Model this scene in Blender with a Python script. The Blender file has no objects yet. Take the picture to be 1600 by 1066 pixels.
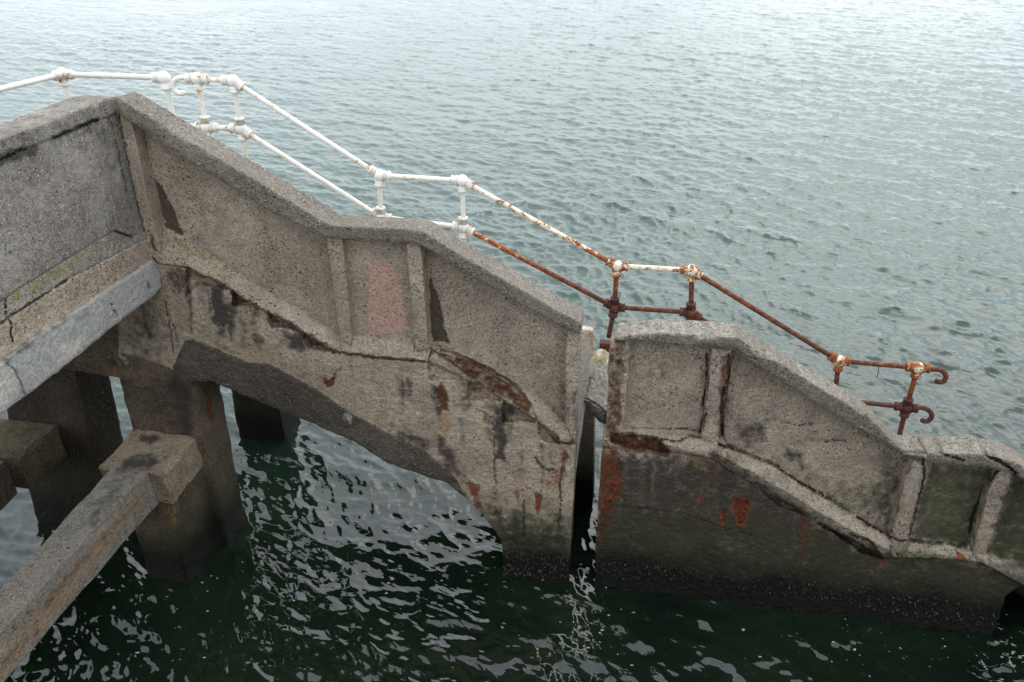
import bpy, math, random
import numpy as np
from mathutils import Vector
from mathutils.geometry import delaunay_2d_cdt

random.seed(3)
SC = bpy.context.scene
COL = SC.collection
R_ = math.radians

# ------------------------------------------------------------------ camera
CAM_H, PITCH, FPX = 5.5, R_(29.5), 1250.0
cd = bpy.data.cameras.new('camera')
cam = bpy.data.objects.new('camera', cd); COL.objects.link(cam)
cam.location = (0, 0, CAM_H); cam.rotation_euler = (math.pi / 2 - PITCH, 0, 0)
cd.sensor_width = 36.0; cd.lens = FPX / 1600 * 36; cd.clip_start = 0.1; cd.clip_end = 9000
SC.camera = cam

# ------------------------------------------------------------------ sky, sun, exposure
SUN_EL, SUN_AZ = R_(48), R_(28)            # azimuth measured from +Y towards +X
world = bpy.data.worlds.new('World'); SC.world = world; world.use_nodes = True
nt = world.node_tree; nt.nodes.clear()
def N(t, typ, **kw):
    n = t.nodes.new(typ)
    for k, v in kw.items(): setattr(n, k, v)
    return n
out = N(nt, 'ShaderNodeOutputWorld'); bg = N(nt, 'ShaderNodeBackground')
sky = N(nt, 'ShaderNodeTexSky', sky_type='NISHITA', sun_disc=False)
sky.sun_elevation = SUN_EL; sky.sun_rotation = SUN_AZ; sky.dust_density = 4; sky.air_density = 1.2; sky.altitude = 0
geo = N(nt, 'ShaderNodeTexCoord')
nz = N(nt, 'ShaderNodeTexNoise'); nz.inputs['Scale'].default_value = 2.3; nz.inputs['Detail'].default_value = 5
mp = N(nt, 'ShaderNodeMapping'); mp.inputs['Scale'].default_value = (1, 1, 2.6)
cr = N(nt, 'ShaderNodeValToRGB')
cr.color_ramp.elements[0].position = 0.33; cr.color_ramp.elements[0].color = (10.4, 12.5, 13.6, 1)
cr.color_ramp.elements[1].position = 0.72; cr.color_ramp.elements[1].color = (18.6, 19.3, 19.8, 1)
# soft brightening of the cloud deck around the hidden sun
sd = N(nt, 'ShaderNodeVectorMath', operation='DOT_PRODUCT')
sd.inputs[1].default_value = (math.sin(SUN_AZ) * math.cos(SUN_EL), math.cos(SUN_AZ) * math.cos(SUN_EL), math.sin(SUN_EL))
sm = N(nt, 'ShaderNodeMapRange', interpolation_type='SMOOTHSTEP')
sm.inputs['From Min'].default_value = 0.3; sm.inputs['From Max'].default_value = 1.0
sm.inputs['To Min'].default_value = 1.25; sm.inputs['To Max'].default_value = 1.42
mulc = N(nt, 'ShaderNodeVectorMath', operation='SCALE')
mx = N(nt, 'ShaderNodeMixRGB'); mx.inputs[0].default_value = 0.84
L = nt.links.new
L(geo.outputs['Generated'], mp.inputs[0]); L(mp.outputs[0], nz.inputs['Vector']); L(nz.outputs[0], cr.inputs[0])
L(geo.outputs['Generated'], sd.inputs[0]); L(sd.outputs['Value'], sm.inputs[0])
# an overcast sky is dimmer towards the horizon than overhead
sz = N(nt, 'ShaderNodeSeparateXYZ'); L(geo.outputs['Generated'], sz.inputs[0])
el = N(nt, 'ShaderNodeMapRange'); L(sz.outputs[2], el.inputs[0]); el.inputs[1].default_value = 0; el.inputs[2].default_value = 1; el.inputs[3].default_value = .76; el.inputs[4].default_value = 1.0
me_ = N(nt, 'ShaderNodeMath', operation='MULTIPLY'); L(sm.outputs[0], me_.inputs[0]); L(el.outputs[0], me_.inputs[1])
L(cr.outputs[0], mulc.inputs[0]); L(me_.outputs[0], mulc.inputs['Scale'])
L(sky.outputs[0], mx.inputs[1]); L(mulc.outputs[0], mx.inputs[2]); L(mx.outputs[0], bg.inputs[0])
bg.inputs[1].default_value = 0.10; L(bg.outputs[0], out.inputs[0])

sl = bpy.data.lights.new('sun', 'SUN'); sl.energy = 0.5; sl.angle = R_(40); sl.color = (1, .96, .9)
so = bpy.data.objects.new('sun', sl); COL.objects.link(so)
so.rotation_euler = Vector((math.sin(SUN_AZ) * math.cos(SUN_EL), math.cos(SUN_AZ) * math.cos(SUN_EL), math.sin(SUN_EL))).to_track_quat('Z', 'Y').to_euler()
vs = SC.view_settings
vs.view_transform = 'Standard'; vs.look = 'None'; vs.gamma = 1; vs.use_curve_mapping = False; vs.exposure = 0.28

# ------------------------------------------------------------------ survey helpers: photo direction -> point on a real plane
CP, SP = math.cos(PITCH), math.sin(PITCH)
C0 = np.array([0, 0, CAM_H])
def rays(p):
    p = np.atleast_2d(np.asarray(p, float))
    a = p[:, 0] - 800; b = 533 - p[:, 1]
    return np.stack([a, FPX * CP + b * SP, -FPX * SP + b * CP], 1)
def hit(p, n, d):                           # plane n.x = d
    r = rays(p); n = np.asarray(n)
    t = (d - C0 @ n) / (r @ n)
    return C0 + r * t[:, None]
def proj(v):
    v = np.atleast_2d(v) - C0
    x = v[:, 0]; z = v[:, 1] * CP - v[:, 2] * SP; y = v[:, 1] * SP + v[:, 2] * CP
    z = np.maximum(z, .05)
    return np.stack([800 + FPX * x / z, 533 - FPX * y / z], 1)
def level(p, z): return hit(p, (0, 0, 1), np.full(len(np.atleast_2d(p)), z))

TH = R_(9.0)
class Plane:
    def __init__(s, n, x0): s.n = np.array(n, float); s.d = float(np.dot(s.n, x0))
    def __call__(s, p, off=0.0): return hit(p, s.n, s.d + off)
Y0 = 5.42
WALL = Plane((-math.sin(TH), -math.cos(TH), 0), (0, Y0 - .11, 0))        # outer face of the stair parapet
corner = WALL([(203, 280)])[0]
PH = R_(11.0)
SIDE = Plane((math.cos(PH), -math.sin(PH), 0), corner)                    # outer face of the platform parapet
DW = np.array([math.cos(TH), -math.sin(TH), 0])
NW = WALL.n

# ------------------------------------------------------------------ numpy noise
def _h(ix, iy, iz, s):
    n = (ix * 374761393 + iy * 668265263 + iz * 2147483647 + s * 1274126177) & 0xffffffff
    n = ((n ^ (n >> 13)) * 1274126177) & 0xffffffff
    n = ((n ^ (n >> 16)) * 2246822519) & 0xffffffff
    return ((n ^ (n >> 15)) & 0xffffff) / float(0xffffff)
def vnoise(p, s=0):
    p = np.asarray(p, float)
    if p.shape[1] == 2: p = np.concatenate([p, np.zeros((len(p), 1))], 1)
    i = np.floor(p).astype(np.int64); f = p - i; f = f * f * (3 - 2 * f)
    r = 0
    for dx in (0, 1):
        for dy in (0, 1):
            for dz in (0, 1):
                w = (f[:, 0] if dx else 1 - f[:, 0]) * (f[:, 1] if dy else 1 - f[:, 1]) * (f[:, 2] if dz else 1 - f[:, 2])
                r = r + w * _h(i[:, 0] + dx, i[:, 1] + dy, i[:, 2] + dz, s)
    return r * 2 - 1
def fbm(p, o=4, s=0):
    a, t = 1.0, 0; p = np.asarray(p, float)
    for k in range(o):
        t = t + a * vnoise(p * 2 ** k + 17.3 * k, s + k); a *= .5
    return t / 1.9

# ------------------------------------------------------------------ 2-D polygon helpers (photo units)
def inside(p, poly):
    x, y = p[:, 0], p[:, 1]; r = np.zeros(len(p), bool)
    q = np.asarray(poly, float); n = len(q)
    for i in range(n):
        x1, y1 = q[i]; x2, y2 = q[(i + 1) % n]
        if y1 == y2: continue
        c = ((y1 > y) != (y2 > y)) & (x < (x2 - x1) * (y - y1) / (y2 - y1) + x1)
        r ^= c
    return r
def dist_line(p, line, closed=False):
    q = np.asarray(line, float); d = np.full(len(p), 1e9)
    m = len(q) if closed else len(q) - 1
    for i in range(m):
        a, b = q[i], q[(i + 1) % len(q)]; ab = b - a
        t = np.clip(((p - a) @ ab) / max(ab @ ab, 1e-9), 0, 1)
        d = np.minimum(d, np.linalg.norm(p - a - t[:, None] * ab, axis=1))
    return d
def sdist(p, poly):
    d = dist_line(p, poly, True)
    return np.where(inside(p, poly), d, -d)
def smooth(x): x = np.clip(x, 0, 1); return x * x * (3 - 2 * x)
def grow(poly, g):
    q = np.asarray(poly, float); n = len(q); o = []
    area = sum(q[i][0] * q[(i + 1) % n][1] - q[(i + 1) % n][0] * q[i][1] for i in range(n))
    sg = 1 if area > 0 else -1
    for i in range(n):
        a, b, c = q[i - 1], q[i], q[(i + 1) % n]
        e1 = (b - a) / np.linalg.norm(b - a); e2 = (c - b) / np.linalg.norm(c - b)
        m = np.array([e1[1], -e1[0]]) * sg + np.array([e2[1], -e2[0]]) * sg
        m = m / max(np.linalg.norm(m), .35); k = min(1.6, 1 / max(.5, m @ (np.array([e1[1], -e1[0]]) * sg)))
        o.append(b + m * g * k)
    return np.array(o)

# ------------------------------------------------------------------ cracks, breaks, stains and painted light and shade of the stair face
CRACKS = [   # polyline, half width, depth
 ([(181,158),(203,280),(216,330),(224,372),(233,397),(246,412)], 2.6, .05),
 ([(233,280),(244,299),(241,312),(249,342),(261,355)], 1.6, .02),
 ([(232,361),(238,374),(242,395)], 2.0, .02),
 ([(1104,555),(1107,590),(1099,625),(1102,646),(1094,677)], 3.2, .035),
 ([(1139,556),(1137,590),(1129,618),(1127,653),(1128,684)], 3.8, .045),
 ([(1124,695),(1165,708),(1208,726),(1250,754),(1306,786),(1350,815),(1391,838)], 2.8, .05),
 ([(1442,717),(1444,743),(1435,782),(1429,805),(1420,839)], 2.6, .03),
 ([(1403,775),(1401,797),(1394,816),(1392,839)], 2.4, .03),
 ([(1391,838),(1406,846),(1420,843),(1440,847),(1470,849),(1496,853),(1516,850)], 2.0, .03),
 ([(1410,707),(1439,708),(1454,705),(1476,710),(1506,720)], 2.4, .03),
 ([(1538,710),(1559,720),(1574,729),(1587,740)], 3.2, .05),
 ([(1557,737),(1544,756),(1532,780),(1517,812),(1516,831)], 3.6, .04),
 ([(773,737),(774,805)], 1.6, .012), ([(817,762),(818,839)], 1.6, .012),
 ([(771,634),(773,737)], 1.3, .008),
 ([(877,734),(875,766),(877,782),(873,822)], 2.0, .02),
 ([(745,640),(760,648),(776,656)], 1.4, .01),
 ([(836,715),(846,729),(858,737),(866,735)], 2.0, .02),
 ([(868,692),(880,694),(898,694)], 2.2, .03),
 ([(972,677),(1026,684),(1060,690),(1080,682),(1097,684)], 2.0, .02),
 ([(985,669),(1030,672),(1070,670),(1094,676)], 1.6, .015),
 ([(1076,500),(1090,512),(1100,520)], 2.0, .02),
 ([(1220,660),(1250,664),(1270,662)], 1.5, .01),
 ([(1290,690),(1305,688),(1322,690)], 1.8, .012),
 ([(1330,835),(1360,846),(1378,868)], 2.2, .03),
 ([(1060,800),(1120,822),(1180,838)], 1.3, .008), ([(960,790),(1050,800)], 1.2, .006),
 ([(523,586),(530,580),(533,574)], 1.2, .008),
 ([(532,552),(600,560),(668,566)], 1.6, .018),
 ([(672,544),(700,560),(735,590),(752,602)], 2.0, .03),
 ([(271,506),(280,540),(282,565)], 1.5, .008), ([(258,470),(266,510),(271,560)], 1.4, .007),
]
RECESS = [   # polygon, depth, soft edge
 ([(293,418),(299,424),(330,436),(356,450),(350,452),(330,448),(306,442),(301,452),(296,462),(291,440)], .07, 3),
 ([(361,453),(364,477),(385,477),(404,481),(399,477)], .12, 2),
 ([(417,487),(421,505),(424,511),(447,512),(471,519),(460,508)], .11, 2.5),
 ([(472,518),(476,532),(483,546),(500,546),(532,552),(510,540)], .12, 2),
 ([(669,566),(672,592),(700,593),(731,594),(712,584),(692,576)], .06, 3),
 ([(733,594),(727,626),(750,623),(785,626),(778,618),(755,604)], .08, 3),
 ([(787,627),(785,660),(810,657),(842,660),(830,652),(810,640)], .10, 2),
 ([(841,660),(843,676),(849,690),(872,693),(874,684),(860,674)], .07, 2),
 ([(674,541),(700,546),(718,553),(738,562),(770,579),(792,590),(808,603),(822,622),(831,634),(826,644),(815,640),(800,626),(775,612),(742,592),(715,574),(690,560)], .10, 3),
 ([(776,600),(800,610),(812,614),(805,624),(790,616)], .05, 2),
 ([(955,676),(972,679),(1026,685),(1038,697),(1050,706),(1040,707),(1010,700),(990,702),(970,694),(953,690)], .11, 2.5),
 ([(1280,816),(1330,842),(1375,868),(1382,874),(1345,862),(1325,848)], .09, 2.5),
 ([(1180,752),(1230,785),(1280,812),(1260,806),(1215,790),(1195,770)], .05, 3),
 ([(1146,779),(1170,784),(1160,820),(1154,818),(1148,796)], .03, 2),
 ([(1127,803),(1135,797),(1131,822)], .02, 2),
 ([(953,533),(975,533),(969,560),(973,590),(966,610),(968,650),(960,684),(946,684)], .06, 4),
 ([(502,591),(507,590),(512,596),(520,588),(525,586),(521,602),(511,606)], .02, 2), ([(687,597),(693,603),(699,616),(703,644),(691,642),(683,620)], .018, 2), ([(725,754),(750,758),(746,777),(755,796),(744,798),(736,774)], .02, 2.5), ([(835,768),(848,776),(842,808),(836,795)], .02, 2), ([(238,276),(247,286),(262,308),(272,330),(286,366),(270,360),(261,356),(248,318)], .012, 2), ([(672,432),(680,450),(686,470),(693,509),(704,538),(688,534),(672,537)], .012, 2),
 ([(938,700),(962,698),(966,720),(973,730),(970,760),(955,790),(945,830),(932,840)], .03, 4),
 ([(1128,560),(1138,556),(1136,600),(1127,640),(1127,672),(1121,640),(1127,600)], .02, 3),
]
STAINS_AND_LIGHT = [   # channel, polygon, softness, strength
 ('brown', [(238,276),(247,286),(262,308),(272,330),(286,366),(270,360),(261,356),(248,318)], 2, 1),
 ('brown', [(672,432),(680,450),(686,470),(693,509),(704,538),(688,534),(672,537)], 2, .95),
 ('dark', [(322,446),(350,448),(351,474),(360,505),(350,520),(337,511),(327,490)], 4, .92),
 ('dark', [(293,420),(302,424),(299,452),(299,470),(292,464)], 4, .7),
 ('brown', [(255,418),(293,420),(291,460),(270,455),(258,440)], 6, .55), ('rust', [(284,424),(293,424),(292,440),(286,440)], 4, .5),
 ('dark', [(388,518),(402,520),(413,530),(406,546),(396,534)], 4, .75),
 ('dark', [(392,480),(406,483),(404,500),(397,496)], 4, .7),
 ('dark', [(442,515),(472,518),(477,532),(474,552),(456,545),(448,530)], 5, .85),
 ('dark', [(338,530),(350,536),(366,552),(352,550),(340,540)], 4, .6),
 ('dark', [(222,480),(230,500),(241,530),(232,532),(222,510)], 4, .85),
 ('dark', [(300,510),(315,514),(330,560),(310,552)], 10, .3),
 ('dark', [(430,600),(520,650),(640,700),(720,760),(700,765),(560,690)], 16, .3),
 ('dark', [(610,668),(665,688),(676,702),(660,706),(626,692)], 8, .8), ('dark', [(684,690),(711,704),(714,727),(722,745),(700,742),(686,712)], 8, .85),
 ('dark', [(684,680),(694,684),(694,706),(686,702)], 3, .9),
 ('brown', [(672,594),(682,596),(680,624),(672,620)], 5, .6),
 ('rust', [(687,597),(693,603),(699,616),(703,644),(691,642),(683,620)], 2, 1),
 ('orange', [(690,643),(706,651),(703,672),(698,690),(692,680)], 5, .8),
 ('dark', [(773,630),(790,634),(792,690),(790,722),(775,718)], 5, .92), ('dark', [(718,626),(738,628),(736,652),(722,650)], 6, .55),
 ('rust', [(502,591),(507,590),(512,596),(520,588),(525,586),(521,602),(511,606)], 1.5, 1),
 ('rust', [(756,646),(762,650),(761,662),(754,656)], 2, .8), ('dark', [(810,705),(818,706),(818,735),(812,735)], 4, .7),
 ('red', [(725,754),(750,758),(746,777),(755,796),(744,798),(736,774)], 4, .85),
 ('red', [(795,766),(813,766),(810,792),(804,776)], 3, .7), ('red', [(835,768),(848,776),(842,808),(836,795)], 2.5, 1), ('red', [(820,760),(830,758),(826,772)], 3, .6),
 ('red', [(846,742),(878,732),(884,765),(850,768)], 9, .55), ('rust', [(874,702),(887,704),(886,742),(878,736)], 4, .8),
 ('pale', [(880,726),(894,724),(893,752),(885,748)], 5, .8), ('pale', [(884,770),(893,780),(890,880),(885,880)], 4, .45),
 ('rust', [(894,610),(903,606),(899,690),(893,690)], 4, .6), ('brown', [(872,610),(884,600),(886,664),(876,650)], 7, .6),
 ('rust', [(700,556),(740,570),(795,600),(815,615),(828,636),(812,638),(770,608),(720,580)], 6, .72),
 ('orange', [(800,615),(814,612),(830,640),(826,650),(812,640)], 5, .7), ('orange', [(676,536),(700,540),(714,552),(700,552)], 4, .5),
 ('pale', [(672,556),(690,552),(712,568),(690,570)], 6, .5), ('pale', [(812,604),(836,618),(850,640),(832,630)], 5, .5),
 ('rust', [(862,678),(876,684),(870,692),(862,690)], 3, .8),
 ('pink', [(574,411),(592,409),(614,411),(624,450),(636,514),(606,519),(576,521),(577,460)], 2, 1.1),
 ('pale', [(706,693),(773,725),(773,727),(706,695)], 1.2, .75),
 ('pale', [(264,509),(339,541),(339,543),(264,511)], 1.2, .75),
 ('pale', [(560,586),(690,622),(690,624),(560,588)], 1.2, .75),
 ('pale', [(590,640),(680,672),(680,674),(590,642)], 1.2, .75),
 ('pale', [(684,633),(772,668),(772,670),(684,635)], 1.2, .75),
 ('pale', [(548,560),(660,590),(660,592),(548,562)], 1.2, .75),
 ('pale', [(560,522),(600,522),(645,540),(646,545),(600,542),(556,532)], 5, .4),
 ('moss', [(252,366),(268,360),(300,376),(360,410),(420,444),(480,482),(470,490),(400,448),(330,412),(280,396)], 9, .62),
 ('moss', [(300,382),(340,405),(330,410),(300,394)], 6, .35),
 ('orange', [(218,285),(227,288),(228,316),(221,316)], 5, .4),
 # lower section
 ('rust', [(952,535),(974,536),(969,600),(966,684),(947,684)], 7, .62), ('dark', [(962,540),(970,545),(968,680),(960,680)], 4, .5),
 ('rust', [(955,677),(1026,685),(1052,706),(1035,712),(990,706),(952,694)], 5, .95), ('red', [(985,690),(1025,688),(1032,702),(1000,700)], 6, .6),
 ('rust', [(938,695),(962,698),(966,720),(973,700),(975,760),(955,790),(945,850),(930,860)], 8, .85), ('red', [(958,700),(974,702),(974,745),(962,765),(946,800),(938,790),(950,740)], 7, .45),
 ('rust', [(1127,560),(1140,556),(1137,640),(1129,690),(1120,690)], 5, .7), ('dark', [(1096,560),(1108,556),(1104,680),(1094,680)], 6, .5),
 ('brown', [(1114,700),(1150,706),(1160,735),(1142,756),(1105,746)], 14, .5), ('orange', [(1062,715),(1085,718),(1112,724),(1108,736),(1080,730)], 7, .62),
 ('rust', [(1130,690),(1180,706),(1176,720),(1130,706)], 7, .55),
 ('brown', [(1074,734),(1097,738),(1098,760),(1078,756)], 11, .5), ('red', [(1088,775),(1102,778),(1098,788),(1090,786)], 6, .6),
 ('red', [(1144,776),(1174,782),(1161,824),(1152,822),(1145,798)], 2.5, 1), ('dark', [(1152,785),(1166,787),(1158,808),(1153,800)], 2, 1),
 ('red', [(1124,803),(1136,795),(1133,826),(1127,820)], 2, 1), ('dark', [(1129,805),(1133,801),(1131,816)], 1.5, .8),
 ('red', [(1491,857),(1500,862),(1512,876),(1496,876),(1495,866)], 1.5, 1.3), ('red', [(1370,872),(1384,872),(1382,884),(1372,880)], 4, .7), ('orange', [(1500,868),(1512,874),(1540,884),(1520,886)], 4, .5),
 ('dark', [(1148,666),(1172,658),(1196,662),(1192,690),(1154,690)], 9, .75), ('dark', [(1224,696),(1252,704),(1260,718),(1250,726),(1230,720)], 7, .75),
 ('dark', [(1250,664),(1310,690),(1300,700),(1230,690)], 9, .35), ('dark', [(1000,560),(1040,560),(1036,620),(1004,620)], 22, .35),
 ('green', [(1140,690),(1210,700),(1300,750),(1390,740),(1420,720),(1392,838),(1300,785),(1200,728)], 22, .55), ('dark', [(1380,700),(1424,718),(1394,838),(1350,812),(1370,760)], 16, .55),
 ('green', [(1450,722),(1556,732),(1516,855),(1420,848)], 8, .85), ('dark', [(1500,740),(1556,732),(1520,855),(1440,845),(1490,800)], 14, .5),
 ('green', [(1582,740),(1720,800),(1720,920),(1538,866)], 8, .9), ('dark', [(1582,740),(1720,800),(1720,940),(1538,866)], 10, .55),
 ('pale', [(1124,696),(1180,716),(1250,760),(1330,806),(1394,846),(1404,866),(1380,858),(1290,806),(1190,746)], 6, .36),  # light on the sill's top, painted in as a pale band
 ('pale', [(960,496),(1080,500),(1150,524),(1356,648),(1350,654),(1140,534),(1080,526),(960,534)], 6, .42), ('pale', [(1400,680),(1720,690),(1720,720),(1500,712),(1412,708)], 7, .42),
 ('moss', [(962,496),(1036,498),(1030,512),(970,516)], 6, .6), ('moss', [(1520,694),(1548,698),(1550,706),(1525,704)], 4, .7),
 ('dark', [(930,706),(1120,712),(1190,752),(1290,815),(1390,866),(1530,876),(1720,930),(1720,1010),(920,1010)], 14, .78), ('brown', [(930,706),(1120,712),(1190,752),(1290,815),(1390,866),(1530,876),(1720,930),(1720,1010),(920,1010)], 14, .45),
 ('pale', [(1000,712),(1010,712),(1008,782),(1002,782)], 5, 0.5),
 ('pale', [(1050,716),(1064,716),(1061.2,766),(1052.8,766)], 5, 0.45),
 ('dark', [(1020,716),(1034,716),(1031.2,826),(1022.8,826)], 5, 0.8),
 ('pale', [(1186,770),(1194,770),(1192.4,810),(1187.6,810)], 5, 0.4),
 ('dark', [(1075,760),(1091,760),(1087.8,820),(1078.2,820)], 5, 0.8),
 ('brown', [(1120,750),(1140,750),(1136,800),(1124,800)], 5, 0.7),
 ('dark', [(1210,790),(1226,790),(1222.8,840),(1213.2,840)], 5, 0.7),
 ('pale', [(990,760),(995,760),(994,820),(991,820)], 5, 0.45),
 ('dark', [(985,720),(993,720),(991.4,810),(986.6,810)], 5, 0.8),
 ('brown', [(1040,740),(1054,740),(1051.2,810),(1042.8,810)], 5, 0.6),
 ('rust', [(1255,815),(1261,815),(1259.8,845),(1256.2,845)], 5, 0.5),
 ('green', [(930,720),(1120,726),(1290,830),(1560,890),(1560,960),(930,880)], 24, .5),
 ('green', [(940,796),(1060,804),(1180,806),(1290,840),(1380,866),(1500,876),(1500,892),(1300,872),(1150,840),(940,828)], 12, 1.3),
 ('pale', [(985,700),(1060,712),(1056,760),(1000,740)], 14, .28), ('pale', [(968,780),(973,775),(968,800),(964,800)], 2, .7),
 ('moss', [(1030,800),(1040,802),(1038,810),(1028,808)], 4, .7),
 ('pale', [(1327,842),(1345,848),(1342,866),(1326,868)], 3, .6), ('pale', [(1572,924),(1600,936),(1600,950),(1568,946)], 3, .8),
 ('brown', [(361,453),(364,474),(385,474),(398,478)], 3, .6), ('brown', [(417,487),(423,508),(447,508),(462,514)], 3, .6), ('brown', [(472,518),(482,542),(500,543),(525,550)], 3, .6), ('brown', [(733,594),(730,620),(750,617),(775,620)], 4, .5), ('dark', [(787,627),(787,652),(810,650),(832,656)], 3, .6),  # grimy step recesses, their upper shade painted into the colour
 # pier foot of the upper section
 ('green', [(740,790),(890,800),(890,860),(770,850)], 14, .55), ('dark', [(770,790),(892,820),(892,905),(780,900)], 22, .7),
 # haunch, shaft, soffit
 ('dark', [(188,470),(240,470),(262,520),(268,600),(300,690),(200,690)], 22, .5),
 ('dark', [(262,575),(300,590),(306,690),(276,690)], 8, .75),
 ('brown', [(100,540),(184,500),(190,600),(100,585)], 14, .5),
]
_r = random.Random(21)
def _edge(x): return float(np.interp(x, [250, 294, 356, 399, 492, 533, 668, 740, 808, 868, 899], [414, 420, 452, 480, 530, 554, 569, 595, 640, 692, 697]))
def _low(x): return float(np.interp(x, [250, 300, 420, 533, 664, 728, 784, 900], [575, 533, 570, 639, 708, 777, 846, 850]))
for _k in range(34):      # run-off streaks below the parapet
    _x = _r.uniform(252, 890); _y = _edge(_x) + _r.uniform(2, 30); _w = _r.uniform(3, 11); _hh = min(_r.uniform(18, 110), max(12, _low(_x) - _y - 4)); _d = .10 * (790 - _x) / 790 * _hh
    STAINS_AND_LIGHT.append((_r.choice(['dark', 'dark', 'brown', 'pale']), [(_x - _w, _y), (_x + _w, _y + 3), (_x + _w * .6 + _d, _y + _hh), (_x - _w * .4 + _d, _y + _hh * .92)], 4, _r.uniform(.38, .72)))
for _k in range(22):
    _x = _r.uniform(950, 1380); _y = float(np.interp(_x, [950, 1110, 1173, 1282, 1376], [712, 722, 758, 820, 872])); _w = _r.uniform(3, 10); _hh = _r.uniform(20, 90)
    STAINS_AND_LIGHT.append((_r.choice(['dark', 'brown', 'pale', 'green', 'rust']), [(_x - _w, _y), (_x + _w, _y + 4), (_x + _w * .4 - .03 * _hh, _y + _hh), (_x - _w * .6 - .03 * _hh, _y + _hh)], 4, _r.uniform(.35, .65)))
CH = {'rust': 0, 'dark': 1, 'moss': 2, 'pale': 3, 'brown': 4, 'pink': 5, 'orange': 6, 'green': 7, 'red': 8}
def stain_eval(p, stains):
    o = np.zeros((len(p), 9)); wob = np.stack([fbm(p * .09, 3, 41), fbm(p * .09 + 50, 3, 47)], 1)
    lo, hi = p.min(0), p.max(0)
    for ch, poly, soft, st in stains:
        q = np.asarray(poly, float); mg = soft * 2 + 6
        if (q.max(0) + mg < lo).any() or (q.min(0) - mg > hi).any(): continue
        m = ((p >= q.min(0) - mg) & (p <= q.max(0) + mg)).all(1)
        if not m.any(): continue
        pp = p[m] + wob[m] * min(max(soft * 1.5, 4), 10)
        v = smooth(.5 + sdist(pp, q) / (3.2 * soft)) * st
        o[m, CH[ch]] = np.maximum(o[m, CH[ch]], v)
    return o
def carve_eval(p, cracks, recess):
    d = np.zeros(len(p)); lo, hi = p.min(0), p.max(0); cr = np.zeros(len(p))
    wob = np.stack([fbm(p * .13, 3, 11), fbm(p * .13 + 9, 3, 12)], 1)
    for line, w, dep in cracks:
        q = np.asarray(line, float)
        if (q.max(0) + 9 < lo).any() or (q.min(0) - 9 > hi).any(): continue
        dd = dist_line(p + wob * 2.2, q); w = max(1.5, w * .8); k = np.clip(1 - dd / w, 0, 1)
        d = np.maximum(d, dep * np.minimum(1, k * 1.6)); cr = np.maximum(cr, np.clip(k * 1.8, 0, 1))
    for poly, dep, soft in recess:
        q = np.asarray(poly, float)
        if (q.max(0) + 9 < lo).any() or (q.min(0) - 9 > hi).any(): continue
        k = smooth(.5 + sdist(p + wob * 2.5, q) / (2 * soft * .6))
        d = np.maximum(d, k * dep * (1 + .35 * fbm(p * .11, 3, 5)))
    return d, cr

# ------------------------------------------------------------------ object helpers
def empty(name, loc, label, cat, group=None):
    o = bpy.data.objects.new(name, None); COL.objects.link(o); o.location = loc; o.empty_display_size = .2
    o['label'] = label; o['category'] = cat
    if group: o['group'] = group
    return o
def tag(o, label, cat, group=None):
    o['label'] = label; o['category'] = cat
    if group: o['group'] = group
    return o
def origin(parent):
    v = Vector((0, 0, 0)); p = parent
    while p is not None: v = v + p.location; p = p.parent
    return np.array(v)
def make(name, verts, faces, mat, parent=None, smooth_=False, attrs=None):
    me = bpy.data.meshes.new(name)
    v = np.asarray(verts, float) - origin(parent)
    me.from_pydata(v.tolist(), [], [tuple(int(i) for i in f) for f in faces]); me.update()
    if mat: me.materials.append(mat)
    if smooth_: me.polygons.foreach_set('use_smooth', [True] * len(me.polygons))
    if attrs:
        for k, a in attrs.items():
            at = me.attributes.new(k, 'FLOAT_COLOR', 'POINT')
            at.data.foreach_set('color', np.ascontiguousarray(a, dtype=np.float32).ravel())
    o = bpy.data.objects.new(name, me); COL.objects.link(o)
    if parent: o.parent = parent
    return o
def pack(st, cr):
    z = np.zeros((len(st), 4)); a = st[:, :4].copy(); b = st[:, 4:8].copy(); z[:, 0] = st[:, 8]; z[:, 1] = cr
    return {'stain_a': a, 'stain_b': b, 'stain_c': z}

def resample(poly, g):
    q = np.asarray(poly, float); o = []
    for i in range(len(q)):
        a, b = q[i], q[(i + 1) % len(q)]; m = max(1, int(round(np.linalg.norm(b - a) / g)))
        for k in range(m): o.append(a + (b - a) * k / m)
    return np.array(o)

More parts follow.
